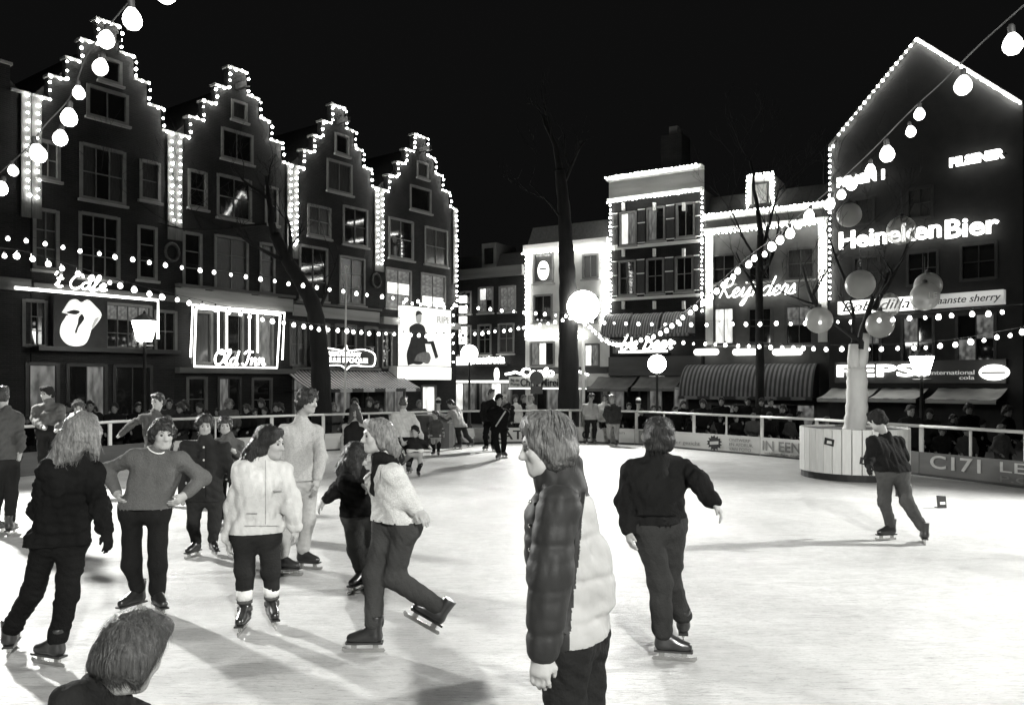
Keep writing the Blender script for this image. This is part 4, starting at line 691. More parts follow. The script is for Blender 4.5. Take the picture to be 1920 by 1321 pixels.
# ------------------------------------------------------------------ people: signed-distance bodies turned into continuous meshes
def V(a): return np.array(a, 'f')
def sdf_mesh(prims, h, cuts=(), nz=None, k=.03, quilt=None):
    lo = np.min([np.minimum(p[1]-p[3], p[2]-p[4]) if p[0] == 'c' else p[1]-max(p[3]) for p in prims if p[0] != '-'], 0)-3*h-.02
    hi = np.max([np.maximum(p[1]+p[3], p[2]+p[4]) if p[0] == 'c' else p[1]+max(p[3]) for p in prims if p[0] != '-'], 0)+3*h+.02
    n = np.ceil((hi-lo)/h).astype(int)+1; D = np.full(n, .25, 'f'); ax = [lo[i]+h*np.arange(n[i], dtype='f') for i in range(3)]
    for p in prims:
        kk = p[5] if len(p) > 5 and p[5] is not None else k; m = kk+2*h+.01
        if p[0] == 'c': a = np.minimum(p[1]-p[3], p[2]-p[4])-m; b = np.maximum(p[1]+p[3], p[2]+p[4])+m
        else: a = p[1]-max(p[3])-m; b = p[1]+max(p[3])+m
        i0 = np.clip(np.floor((a-lo)/h).astype(int), 0, n-1); i1 = np.clip(np.ceil((b-lo)/h).astype(int)+1, 1, n)
        if (i1 <= i0).any(): continue
        X = ax[0][i0[0]:i1[0], None, None]; Y = ax[1][None, i0[1]:i1[1], None]; Z = ax[2][None, None, i0[2]:i1[2]]
        if p[0] == 'c':
            d = p[2]-p[1]; L2 = max(float(d@d), 1e-9); px, py, pz = X-p[1][0], Y-p[1][1], Z-p[1][2]
            t = np.clip((px*d[0]+py*d[1]+pz*d[2])/L2, 0, 1); q = np.sqrt((px-t*d[0])**2+(py-t*d[1])**2+(pz-t*d[2])**2)-(p[3]+t*(p[4]-p[3]))
        else:
            R = p[2]; r = p[3]; px, py, pz = X-p[1][0], Y-p[1][1], Z-p[1][2]
            u = [(px*R[0][i]+py*R[1][i]+pz*R[2][i]) for i in range(3)]
            k0 = np.sqrt(sum((u[i]/r[i])**2 for i in range(3)))+1e-6; k1 = np.sqrt(sum((u[i]/(r[i]*r[i]))**2 for i in range(3)))+1e-6; q = k0*(k0-1)/k1
        S = D[i0[0]:i1[0], i0[1]:i1[1], i0[2]:i1[2]]
        if p[0] == '-': hh = np.maximum(kk-np.abs(S+q), 0)/kk; S[...] = np.maximum(S, -q)+hh*hh*kk*.25
        else: hh = np.maximum(kk-np.abs(S-q), 0)/kk; S[...] = np.minimum(S, q)-hh*hh*kk*.25
    if nz:
        amp, fr, seed = nz; rg = np.random.RandomState(seed); N = 0
        for i in range(5):
            d = rg.normal(size=3); d /= np.linalg.norm(d); d = d*fr*rg.uniform(.6, 1.7); ph = rg.uniform(0, 6.3); N = N+np.sin(ax[0][:, None, None]*d[0]+ax[1][None, :, None]*d[1]+ax[2][None, None, :]*d[2]+ph).astype('f')
        D += N*(amp/2.2)
        for i in range(5):
            d = rg.normal(size=3); d /= np.linalg.norm(d); d = d*fr*2.7*rg.uniform(.5, 1.9); ph = rg.uniform(0, 6.3); D += ((np.abs(np.sin((ax[0][:, None, None]*d[0]+ax[1][None, :, None]*d[1]+ax[2][None, None, :]*d[2]+ph)*.5))-.6)*(-amp*.7)).astype('f')
    if quilt: zz = np.mod(ax[2], quilt[0])-quilt[0]/2; D += (quilt[1]*np.exp(-(zz/.013)**2)).astype('f')[None, None, :]
    for (pt, nr) in cuts:       # keep the side the normal points away from
        q = (ax[0][:, None, None]-pt[0])*nr[0]+(ax[1][None, :, None]-pt[1])*nr[1]+(ax[2][None, None, :]-pt[2])*nr[2]; D = np.maximum(D, q)
    # naive surface nets
    I = D < 0; c = I.astype('i1'); cs = sum(c[a:n[0]-1+a, b:n[1]-1+b, e:n[2]-1+e] for a in (0, 1) for b in (0, 1) for e in (0, 1)); act = np.argwhere((cs > 0) & (cs < 8))
    if not len(act): return np.zeros((0, 3)), np.zeros((0, 4), int)
    idx = np.full(n-1, -1, 'i4'); idx[act[:, 0], act[:, 1], act[:, 2]] = np.arange(len(act)); acc = np.zeros((len(act), 3), 'f'); cnt = np.zeros(len(act), 'f')
    cor = {(a, b, e): D[act[:, 0]+a, act[:, 1]+b, act[:, 2]+e] for a in (0, 1) for b in (0, 1) for e in (0, 1)}
    for axn in range(3):
        for s in (0, 1):
            for t_ in (0, 1):
                o0 = [0, 0, 0]; o0[(axn+1) % 3] = s; o0[(axn+2) % 3] = t_; o1 = list(o0); o1[axn] = 1; d0 = cor[tuple(o0)]; d1 = cor[tuple(o1)]; mk = (d0 < 0) != (d1 < 0)
                tt = np.where(mk, d0/np.where(mk, d0-d1, 1), 0); pos = np.tile(np.array(o0, 'f'), (len(act), 1)); pos[:, axn] = tt; acc += pos*mk[:, None]; cnt += mk
    vt = (act+acc/np.maximum(cnt, 1)[:, None])*h+lo; F = []
    for axn in range(3):
        s0 = [slice(None)]*3; s1 = [slice(None)]*3; s0[axn] = slice(0, -1); s1[axn] = slice(1, None); A = I[tuple(s0)]; B = I[tuple(s1)]; e = np.argwhere(A != B)
        u, w_ = (axn+1) % 3, (axn+2) % 3; e = e[(e[:, u] > 0) & (e[:, w_] > 0) & (e[:, u] < n[u]-1) & (e[:, w_] < n[w_]-1)]
        if not len(e): continue
        def cell(du, dw): q = e.copy(); q[:, u] += du; q[:, w_] += dw; return idx[q[:, 0], q[:, 1], q[:, 2]]
        f = np.stack([cell(-1, -1), cell(0, -1), cell(0, 0), cell(-1, 0)], 1); ins = A[e[:, 0], e[:, 1], e[:, 2]]; f[~ins] = f[~ins][:, ::-1]; F.append(f)
    return vt, np.concatenate(F)
def np_obj(name, vt, f, m, parent, off):
    me = bpy.data.meshes.new(name); vt = vt-np.array(off, 'f'); me.vertices.add(len(vt)); me.vertices.foreach_set('co', vt.astype('f').ravel()); me.loops.add(len(f)*4); me.loops.foreach_set('vertex_index', f.astype('i4').ravel())
    me.polygons.add(len(f)); me.polygons.foreach_set('loop_start', np.arange(0, len(f)*4, 4, dtype='i4')); me.polygons.foreach_set('loop_total', np.full(len(f), 4, 'i4')); me.polygons.foreach_set('use_smooth', np.ones(len(f), bool)); me.update(calc_edges=True); me.validate()
    for q in (m if isinstance(m, list) else [m]): me.materials.append(q)
    return link(name, me, parent)
def cap(a, b, ra, rb=None, k=None): return ('c', V(a), V(b), ra, ra if rb is None else rb, k)
def ell(c, R, r, k=None): return ('e', V(c), R, r, 0, k)
def sub(c, R, r, k=.01): return ('-', V(c), R, r, 0, k)
def skin_m(v): return mat('skin_%03d' % int(v*100), v, .55, .12, 9, .08, 60, spec=.3)
def cloth_m(v, knit=False):
    v = v*.5 if v < .2 else v
    return mat('%s_%03d' % ('knit' if knit else 'cloth', int(v*1000)), v, .9, .25 if not knit else .16, 4 if not knit else 70, .35 if not knit else .6, 60 if not knit else 110, spec=.06)
def nylon_m(v): return mat('nylon_%03d' % int(v*1000), v*(.5 if v < .2 else 1), .62, .2, 3, .2, 25, spec=.16)
def hair_m(v): return mat('hair_%03d' % int(v*1000), v, .45, .6, 55, .7, 90, spec=.25, stretch=(1.6, 1.6, .22))
# one skate, toe along +x, blade on the ice at z = 0
def make_skate(mb_, tall=.27):
    vt, f = sdf_mesh([cap((-.075, 0, .13), (-.085, 0, tall), .047, .054), cap((-.085, 0, .115), (.10, 0, .105), .046, .036), cap((-.02, 0, .16), (.06, 0, .115), .036, .032)], .011, [((0, 0, .078), (0, 0, -1)), ((0, 0, tall), (0, 0, 1))], k=.03)
    return vt, f
_sk = make_skate(0); 
def _skmesh():
    o = np_obj('skate', *_sk, mat('skate_leather', .018, .3, .3, 9, spec=.6), None, (0, 0, 0)); me = o.data; bpy.data.objects.remove(o); return me
SKATE = _skmesh(); M_STEEL = mat('steel', .45, .25, .1, 9, metal=.9)
SOLE = MB().prism([(-.135, .066), (.135, .066), (.14, .08), (-.135, .08)], -.036, .036).mesh('sole', mat('skate_sole', .03, .4, .2, 9))
BLADE = MB().prism([(-.15, .012), (-.14, 0), (.15, 0), (.17, .02), (.165, .04), (.13, .028), (-.14, .028)], -.003, .003).box(-.1, -.06, -.012, .012, .0279, .0661).box(.06, .1, -.012, .012, .0279, .0661).mesh('blade', M_STEEL)
BOOT = MB().lathe([(.055, 0)], 4)
def frame(yaw, pitch=0., roll=0.):
    f = Vector((math.sin(yaw), -math.cos(yaw), 0)); u = Vector((0, 0, 1)); r = f.cross(u); q = Matrix.Rotation(-pitch, 3, r); f = q@f; u = q@u
    if roll: q = Matrix.Rotation(roll, 3, f); u = q@u; r = f.cross(u)
    return f, u, r
def strands(vt, fc, t, base, hv, H, U_, F_, n, wd, s):
    rg = np.random.RandomState(int(abs(H[0])*1000) % 9999); HC = H+U_*.03*s; a, b, c, d = (vt[fc[:, i]] for i in range(4)); nr = np.cross(c-a, d-b); nr /= np.linalg.norm(nr, axis=1)[:, None]+1e-9; ce = (a+b+c+d)/4
    ok = np.where((ce-H)@F_ < .035*s)[0]; pk = rg.choice(ok, n); p = ce[pk]+nr[pk]*.001; N = nr[pk]; crown = H+U_*.11*s-F_*.03*s; rows = []
    lf = np.where(rg.rand(n) < .3, rg.uniform(.0008, .003, n), .0004); side = rg.normal(size=(n, 3)).astype('f')*.07; L = rg.uniform(.035, .085, n)*s
    for k in range(5):
        g = (p-crown); g = g/(np.linalg.norm(g, axis=1)[:, None]+1e-6)*.5+np.array((0, 0, -.8))-N*((p-crown)*N).sum(1)[:, None]*0; g = g+side; g = g-N*(g*N).sum(1)[:, None]; g /= np.linalg.norm(g, axis=1)[:, None]
        sd = np.cross(g, N); sd /= np.linalg.norm(sd, axis=1)[:, None]+1e-9; w_ = wd*(1-.18*k); rows.append((p-sd*w_*.5, p+sd*w_*.5)); p0 = p; p = p+g*(L/4)[:, None]; dc = p-HC; r0 = np.linalg.norm(p0-HC, axis=1); r1 = np.linalg.norm(dc, axis=1); nearh = (r0 < .16*s)[:, None]; p = np.where(nearh, HC+dc*((r0+lf)/r1)[:, None], p); N = np.where(nearh, N*.3+dc/r1[:, None]*.7, N); N /= np.linalg.norm(N, axis=1)[:, None]
    V_ = np.concatenate([q for r_ in rows for q in r_]); f = []
    for k in range(4):
        i = np.arange(n); f.append(np.stack([i+2*k*n, i+(2*k+1)*n, i+(2*k+3)*n, i+(2*k+2)*n], 1))
    o = np_obj('hair_strands', V_, np.concatenate(f), hair_m(hv), t, base); o['kind'] = 'stuff'
def surf(l, px, py, lift=.004):
    r0 = P(px, py, l['Y']); v = l['jvt']; k = l['Y']; d = (v[:, 0]/v[:, 1]-(px-CX)/FP)**2+((v[:, 2]-CH)/v[:, 1]-(HY-py)/FP)**2; i = np.where(d < (7/FP)**2)[0]
    if not len(i): i = np.array([np.argmin(d)])
    y = v[i, 1].min()-lift; return P(px, py, y)
def seam(l, t, base, pts, r, name, m): MB().tube([surf(l, *p)-base for p in pts], r, 4).build(name, m, t)
def person(label, Y, J, head, sk=.27, top=.1, knit=False, bottom=.05, hem=None, hair=.03, hstyle='short', long=(), feet=(), look=(0, 0), side=1, fat=1., vox=.012, gloves=None, collar=None, scarf=None, puff=0., sleeve=None, headgear=None, extra=None, tall=1.0, hands=True, shin=None, group=None, name='person', tr=1.0, fitlegs=True, girth=1.0, bulk=(), panel=None, quilted=None, split=False, nk=.095, hsz=1., gloss=False):
    """J: joints as photo pixels (x, y[, depth offset]) for sa sb ea eb wa wb ha hb ka kb; a = the limb on the photo's left"""
    def q(j, dy=0): return V(P(j[0], j[1], Y+dy+(j[2] if len(j) > 2 else 0)))
    H = q(head); W = .37*tall; sa, sb = J['sa'], J['sb']
    def pair(a, b, w_):
        dx = abs(a[0]-b[0])/FP*Y; d = math.sqrt(max(w_*w_-dx*dx, 0))/2; return q(a, -side*d), q(b, side*d)
    SA, SB = pair(sa, sb, W); SA = SA-V((0, 0, .055*tall)); SB = SB-V((0, 0, .055*tall)); HA, HB = pair(J['ha'], J['hb'], .19*tall)
    EA, EB, WA, WB = (q(J[k]) for k in ('ea', 'eb', 'wa', 'wb'))
    ft = []
    for f in feet:
        if len(f) > 3: pos = P(f[0], f[1], f[3]); pitch = f[4] if len(f) > 4 else 0.
        else: pos = G(f[0], f[1]); pitch = 0.
        ft.append((pos, math.radians(f[2]), pitch))
    AN = []
    for pos, hd, pt in ft:
        d = Vector((math.sin(hd), -math.cos(hd), 0)); up = Vector((0, 0, 1)); sd = d.cross(up); R = Matrix.Rotation(-math.radians(pt), 3, sd); d2 = R@d; u2 = R@up
        AN.append(V(pos-d2*.07*tall+u2*.17*tall))
    def knee(kj, hip, an):
        if len(kj) > 2: return q(kj)
        f = .5; y = hip[1]*(1-f)+an[1]*f; return V(P(kj[0], kj[1], y))
    KA, KB = knee(J['ka'], HA, AN[0]), knee(J['kb'], HB, AN[1])
    base = Vector(((AN[0][0]+AN[1][0])/2, (AN[0][1]+AN[1][1])/2, 0)); t = thing(name, label, 'person', base, 0, group)
    f, u, r = frame(math.radians(look[0]), math.radians(look[1]), math.radians(look[2]) if len(look) > 2 else 0); R = np.array([[r[i], f[i], u[i]] for i in range(3)], 'f'); F_, U_, R_ = V(f), V(u), V(r); s = (tall if tall > .85 else .9)*hsz
    def hp(a, b, c): return H+R_*a*s+F_*b*s+U_*c*s
    NK = (SA+SB)/2+V((0, 0, nk*tall)); hs = s
    body = [ell(hp(0, -.008, .028), R, (.074*s, .094*s, .092*s)), ell(hp(0, .022, -.045), R, (.058*s, .066*s, .085*s)), cap(hp(-.012, .066, -.098), hp(.012, .066, -.098), .021*s), cap(hp(-.032, .03, -.075), hp(.032, .03, -.075), .031*s),
        cap(hp(-.036, .077, .03), hp(.036, .077, .03), .014*s, k=.02), cap(hp(-.039, .062, -.022), hp(.039, .062, -.022), .022*s), cap(hp(0, .088, .012), hp(0, .109, -.03), .009*s, .0145*s, .012), cap(hp(-.012, .09, -.034), hp(.012, .09, -.034), .011*s, k=.01), 
        sub(hp(-.031, .098, .008), R, (.019*s, .014*s, .011*s)), sub(hp(.031, .098, .008), R, (.019*s, .014*s, .011*s)), cap(hp(-.017, .083, -.06), hp(.017, .083, -.06), .011*s, k=.008), cap(hp(-.013, .082, -.072), hp(.013, .082, -.072), .010*s, k=.008), sub(hp(0, .099, -.066), R, (.02*s, .01*s, .0025*s), .004),
        ell(hp(-.077, -.008, -.008), R, (.011*s, .022*s, .033*s), .01), ell(hp(.077, -.008, -.008), R, (.011*s, .022*s, .033*s), .01),
        cap(hp(0, -.022, -.06), NK, .053*s, .05*s, .03), cap(NK, NK*.6+(HA+HB)*.2, .045*tall, .085*tall), cap(NK*.6+(HA+HB)*.2, (HA+HB)/2, .085*tall, .09*tall), cap(SA, SB, .045*tall), cap(SA, EA, .045, .036), cap(SB, EB, .045, .036), cap(EA, WA, .036, .026), cap(EB, WB, .036, .026), cap(HA, KA, .07, .05), cap(HB, KB, .07, .05), cap(KA, AN[0], .045, .035), cap(KB, AN[1], .045, .035), cap(HA, HB, .08)]
    for (E, Wr, sg) in ((EA, WA, -1), (EB, WB, 1)):
        d = Wr-E; d = d/np.linalg.norm(d); C = (SA+SB+HA+HB)/4; n_ = C-Wr; n_ = n_-d*(n_@d); n_ = n_/(np.linalg.norm(n_)+1e-6); sd = np.cross(d, n_)*tall; d_ = d*tall; n_ = n_*tall
        if not hands: body.append(cap(Wr, Wr+d_*.09, .035*tall, .028*tall)); continue
        body += [cap(Wr, Wr+d_*.02, .026*tall, .03*tall), cap(Wr+d_*.03-sd*.018, Wr+d_*.085-sd*.026, .017*tall, .014*tall), cap(Wr+d_*.03+sd*.018, Wr+d_*.085+sd*.026, .017*tall, .014*tall), cap(Wr+d_*.03, Wr+d_*.09, .018*tall, .015*tall)]
        for i, (o, L) in enumerate(((-.03, .058), (-.01, .072), (.01, .068), (.03, .05))):
            a = Wr+d_*.092+sd*o; b = a+d_*L*.55+n_*L*.25; c = b+d_*L*.3+n_*L*.42; body += [cap(a, b, .0095*tall, .009*tall, .006), cap(b, c, .009*tall, .0078*tall, .006)]
        fw = sd*(-1 if (sd@V((0, -1, 0))) < 0 else 1); a = Wr+d_*.03+fw*.026; body += [cap(a, a+d_*.035+fw*.02+n_*.012, .013*tall, .011*tall, .01), cap(a+d_*.035+fw*.02+n_*.012, a+d_*.065+fw*.018+n_*.03, .011*tall, .009*tall, .008)]
    vt, fc = sdf_mesh(body, min(vox, .0075) if hands else vox, k=.03)
    bo = np_obj('body', vt, fc, [skin_m(sk)]+([cloth_m(gloves)] if gloves is not None else []), t, base)
    if gloves is not None:
        cen = vt[fc].mean(1); mk = (np.linalg.norm(cen-WA, axis=1) < .17) | (np.linalg.norm(cen-WB, axis=1) < .17); bo.data.polygons.foreach_set('material_index', mk.astype('i4'))
    # face details
    for sg in (-1, 1):
        e = MB().lathe(uvsphere(.0115*s, 8, 6), 8).build('eye', mat('eye_dark', .03, .2, .2, 9, spec=.6), t, True); e.location = Vector(hp(sg*.031, .083, .008).tolist())-base
        eb = MB().tube([Vector(hp(sg*.014, .0935, .03).tolist())-base, Vector(hp(sg*.032, .092, .036).tolist())-base, Vector(hp(sg*.05, .076, .03).tolist())-base], [.0025, .0038, .002], 5).build('eyebrow', hair_m(min(hair, .1)), t, True)
    # jacket / sweater
    g = fat; hz = V(P((J['ha'][0]+J['hb'][0])/2, hem, Y))[2] if hem else min(HA[2], HB[2]); mid = (HA+HB)/2; SC_ = (SA+SB)/2
    dn = mid-SC_; dn = dn/np.linalg.norm(dn); low = mid+dn*max((mid[2]-hz)/max(-dn[2], .3), -.12); off = low-mid; ia = SA+(SC_-SA)*.45-V((0, 0, .09*tall)); ib = SB+(SC_-SB)*.45-V((0, 0, .09*tall)); ga = girth
    jk = [cap(ia, HA+(mid-HA)*.3+off*.6, .1*g*tall, .115*g*tall*ga), cap(ib, HB+(mid-HB)*.3+off*.6, .1*g*tall, .115*g*tall*ga), cap(SC_-V((0, 0, .1)), low, .105*g*tall, .125*g*tall*ga), cap(HA+off, HB+off, .118*g*tall*ga), cap(SA, SB, .058*g*tall), cap(NK+V((0, 0, .012)), SC_, .064*tall, .085*tall, .025), cap(NK-V((0, 0, .03)), SA, .058*tall, .054*tall*g, .06), cap(NK-V((0, 0, .03)), SB, .058*tall, .054*tall*g, .06)]
    jk += [cap(q(a_), q(b_), ra_, rb_) for a_, b_, ra_, rb_ in bulk]
    ar = (sleeve or 1.)*g*tall
    slv = []
    for S_, E, Wr in ((SA, EA, WA), (SB, EB, WB)): (slv if split else jk).extend( [cap(S_, E, .06*ar, .055*ar, .05), cap(E, Wr, .055*ar, .044*ar)])
    if puff: jk += [cap(ia*.4+HA*.6, ib*.4+HB*.6, .12*g+puff)]
    if collar: jk.append(cap(NK-V((0, 0, .03)), NK+V((0, 0, collar*.6)), .074*tall, .074*tall, .012))
    cuts = [((0, 0, hz), (0, 0, -1))]
    vt, fc = sdf_mesh(jk, vox, [], ((.004 if quilted else .0095)*(1 if not knit else .5)*tall, 24, int(H[0]*1000) % 9999), k=.035, quilt=quilted)
    keep = np.ones(len(fc), bool)
    zc = vt[fc].mean(1)
    if hem is not None:    # clean hem: cut only the torso, never the sleeves
        sg_ = lambda a, b: np.linalg.norm(zc-(a+np.clip(((zc-a)@(b-a))/((b-a)@(b-a)), 0, 1)[:, None]*(b-a)), axis=1); dt = np.minimum(sg_(EA, WA), sg_(EB, WB)); keep = (zc[:, 2] > hz) | (dt < .066*ar)
    jo = np_obj('jacket' if not knit else 'sweater', vt, fc[keep], [nylon_m(top) if gloss else cloth_m(top, knit)]+([nylon_m(panel[1])] if panel else []), t, base)
    jvt = vt
    if split:
        for a_ in (slv[:2], slv[2:]): sv, sf = sdf_mesh(a_, vox, [], (.004*tall, 22, 5), k=.05, quilt=quilted); np_obj('sleeve', sv, sf, nylon_m(top), t, base)
    if panel: jo.data.polygons.foreach_set('material_index', panel[0](zc[keep], locals()).astype('i4'))
    # trousers
    trs = [cap(HA, HB, .104*g*tall*min(tr, 1.05)), cap(HA+V((0, 0, .08)), HB+V((0, 0, .08)), .098*g*tall)]
    for h_, k_, a_ in ((HA, KA, AN[0]), (HB, KB, AN[1])):
        en = a_+(k_-a_)*(.12 if shin is None else shin); trs += [cap(h_, k_, .09*g*tall*tr, .074*tall*tr, .04), cap(k_, en, .074*tall*tr, .066*tall*tr, .04)]
    vt, fc = sdf_mesh(trs, vox, [((0, 0, hz+.035), (0, 0, 1))], (.0042*tall, 30, 77+int(H[0]*100) % 999), k=.04); np_obj('trousers', vt, fc, cloth_m(bottom), t, base)
    # hair
    e_ = {'short': .012, 'bushy': .02, 'long': .016, 'curly': .024, 'smooth': .02, 'cap': .02}[hstyle]; hr = [ell(hp(0, -.016, .04), R, (.074*s+e_, .092*s+e_, .084*s+e_)), cap(hp(-.045, -.06, -.02), hp(.045, -.06, -.02), (.038+e_)*s), cap(hp(-.04, .055, .1), hp(.04, .055, .1), .026*s+e_*.3)]
    if hstyle in ('bushy', 'long', 'curly', 'smooth'):
        for sg in (-1, 1): hr += [cap(hp(sg*.07, -.01, .03), hp(sg*.075, -.02, -.015 if hstyle == 'bushy' else -.06), .026*s+e_*.5)]
        hr.append(cap(hp(-.04, -.075, -.06), hp(.04, -.075, -.06), .04*s))
    hr += [sub(hp(0, .098, -.04), R, (.064*s, .075*s, .098*s), .02)]
    for L_ in long:
        pts = [q(j) for j in L_[0]]; rr = L_[1]
        for i in range(len(pts)-1): hr.append(cap(pts[i], pts[i+1], rr[i], rr[i+1], .05))
    vt, fc = sdf_mesh(hr, min(vox, .009), [], ({'curly': .006, 'bushy': .009, 'smooth': .0015}.get(hstyle, .004)*s, 75 if hstyle != 'curly' else 55, 5+int(H[0]*100) % 99), k=.025)
    np_obj('hair' if hstyle != 'cap' else 'woollen_hat', vt, fc, hair_m(hair) if hstyle != 'cap' else cloth_m(hair, True), t, base)
    if hstyle != 'cap' and vox < .0125: strands(vt, fc, t, base, hair, H, U_, F_, {.0085: 1500, .008: 2200}.get(vox, 800), max(.0016, .0009*Y), s)
    if scarf is not None:
        an = [NK+V((math.cos(a)*.085, math.sin(a)*.085, .02+.012*math.sin(a*2))) for a in np.linspace(0, 6.28, 9)]; vt, fc = sdf_mesh([cap(an[i], an[i+1], .036) for i in range(8)]+[cap(NK+F_*.08, NK+F_*.1-V((0, 0, .22)), .035, .04)], .011, nz=(.005, 40, 3)); np_obj('scarf', vt, fc, cloth_m(scarf, True), t, base)
    for pos, hd, pt in ft:
        o = link('skate', SKATE, t, pos-base); d = Vector((math.sin(hd), -math.cos(hd), 0)); up = Vector((0, 0, 1)); sd = d.cross(up); Rm = Matrix.Rotation(-math.radians(pt), 3, sd); d2 = Rm@d; u2 = Rm@up; yv = u2.cross(d2)
        o.rotation_mode = 'QUATERNION'; o.rotation_quaternion = Matrix(((d2.x, yv.x, u2.x), (d2.y, yv.y, u2.y), (d2.z, yv.z, u2.z))).to_quaternion(); o.scale = (tall,)*3; link('sole', SOLE, o); link('blade', BLADE, o)
    if extra: extra(t, base, locals())
    return t
def jt(sa, sb, ea, eb, wa, wb, ha, hb, ka, kb): return dict(sa=sa, sb=sb, ea=ea, eb=eb, wa=wa, wb=wb, ha=ha, hb=hb, ka=ka, kb=kb)
# --- close and middle skaters
person('person in a long black coat with loose blond hair, seen from behind', 5.7, jt((92, 868), (176, 872), (72, 955), (188, 950, -.1), (95, 1015, .25), (198, 992, -.15), (88, 1010), (136, 1010), (62, 1108), (126, 1118)), (152, 812), hair=.13, hstyle='long', long=[([(155, 795), (125, 830, -.03), (92, 860, -.08)], [.09, .07, .02]), ([(160, 810), (135, 845, -.06), (105, 870, -.1)], [.08, .06, .02]), ([(172, 815), (178, 845, -.03)], [.06, .03])], look=(165, 5), top=.012, bottom=.014, hem=1020, gloves=.012, feet=[(22, 1222, 200), (92, 1246, -110)], collar=.06, vox=.011, fat=1.08)
def necklace(t, base, l):
    NK = l['NK']; F_ = l['F_']; R_ = l['R_']
    pts = [Vector((NK+R_*(.075*math.cos(a))+F_*(.02+.085*max(math.sin(a), -.2))+V((0, 0, .045-.05*max(math.sin(a), 0)))).tolist())-base for a in np.linspace(-.3, math.pi+.3, 12)]; MB().tube(pts, .006, 5).build('collar_band', cloth_m(.6), t, True)
person('person in a grey sweater with both hands on the hips, smiling', 6.9, jt((250, 846), (337, 850), (200, 880, .08), (382, 896, .08), (219, 922, -.05), (348, 926, -.05), (248, 960), (296, 960), (246, 1058), (296, 1060)), (305, 815), sk=.3, hair=.025, hstyle='bushy', look=(38, 4), top=.19, knit=True, bottom=.022, hem=952, feet=[(247, 1148, -25), (300, 1150, 40)], side=-1, fat=1.06, extra=necklace, sleeve=1.02, nk=.065)
person('child in a dark duffel coat with light buttons', 9.15, jt((350, 830), (420, 832), (338, 880), (432, 880), (342, 930, -.1), (440, 915, .1), (367, 935), (402, 935), (362, 985), (402, 985)), (384, 797), hair=.03, hstyle='bushy', look=(25, 12), top=.04, bottom=.045, hem=938, feet=[(362, 1044, -15), (402, 1040, 35)], fat=1.12, tall=.9, collar=.05, hands=False, extra=lambda t, base, l: [seam(l, t, base, [(386, y) for y in range(836, 936, 8)], .004, 'coat_opening', cloth_m(.015))]+[setattr(MB().lathe(uvsphere(.013, 8, 6), 8).build('button', cloth_m(.5), t, True), 'location', surf(l, 382, yy)-base) for yy in (838, 862, 888, 912)])
person('child in a grey zipped jacket beside the duffel coat', 10.6, jt((408, 825), (448, 828), (402, 860), (456, 856), (405, 895), (440, 846, -.25), (415, 888), (440, 888), (414, 935), (440, 935)), (422, 797), hair=.04, hstyle='bushy', look=(20, 10), top=.13, bottom=.03, hem=886, feet=[(414, 994, 10), (440, 997, 20)], tall=.88, collar=.05, hands=False)
def socks(t, base, l):
    dk = cloth_m(.26); seam(l, t, base, [(498, y) for y in range(862, 990, 8)], .0028, 'zip', dk); seam(l, t, base, [(x, 962) for x in range(462, 486, 4)], .006, 'pocket_flap', dk); seam(l, t, base, [(x, 920) for x in range(512, 532, 4)], .006, 'pocket_flap', dk); seam(l, t, base, [(x, 985) for x in range(458, 526, 6)], .0025, 'waist_seam', dk)
    for W_ in ('WA', 'WB'):
        a = Vector(l[W_].tolist())-base; e = Vector(l['E'+W_[1]].tolist())-base; d = (e-a).normalized(); MB().tube([a-d*.005, a+d*.035], .05, 10).build('cuff', cloth_m(.05), t, True)
    for i, pos in enumerate(l['ft']):
        a = Vector(l['AN'][i].tolist()); k = Vector((l['KA'] if i == 0 else l['KB']).tolist()); d = (k-a).normalized(); MB().tube([a+d*.06-base, a+d*.15-base], [.06, .066], 12).build('sock', cloth_m(.65), t, True)
        for q in (.0, .06): MB().tube([a+d*(q-.02)-base, a+d*(q+.008)-base], .061, 12).build('skate_strap', cloth_m(.14), t, True)
person('person in a loose white jacket with long dark hair blown aside', 6.5, jt((456, 868), (533, 872), (440, 945), (545, 940), (432, 1010), (552, 985), (460, 1002), (502, 1002), (458, 1068), (508, 1066)), (508, 832), hair=.015, hstyle='long', long=[([(500, 815), (475, 845, -.02), (448, 872, -.05)], [.085, .06, .025]), ([(495, 835), (470, 862, -.08)], [.07, .03])], look=(75, 5), top=.42, bottom=.035, hem=996, feet=[(455, 1183, 5), (512, 1172, 25)], fat=1.12, collar=.05, extra=socks, shin=.5, sleeve=1.15)
person('tall person in a light grey sweater striding past the white jacket', 8.5, jt((535, 800), (592, 800), (538, 850, .15), (602, 855, -.1), (560, 895, .15), (596, 895, -.2), (548, 902), (578, 902), (538, 985), (578, 975)), (577, 752), hair=.025, hstyle='bushy', look=(68, 8), top=.34, knit=True, bottom=.3, hem=898, feet=[(540, 1078, 80), (578, 1066, 75)], fat=1.15, collar=.04, side=1)
person('person with dark hair in a black jacket leaning toward the white sweater', 7.7, jt((648, 892), (690, 886), (628, 918, -.05), (705, 915, -.1), (612, 935, -.05), (712, 880, -.2), (662, 966), (692, 966), (668, 1032), (690, 1035)), (668, 858), hair=.012, hstyle='long', long=[([(665, 845), (648, 880, -.02), (645, 902, -.05)], [.09, .08, .03]), ([(665, 850, -.05), (665, 890, -.1)], [.09, .05])], look=(120, 18), top=.014, bottom=.085, hem=964, feet=[(672, 1108, -25), (690, 1106, 20)], vox=.011, fat=1.1)
def scarf_(t, base, l): pass
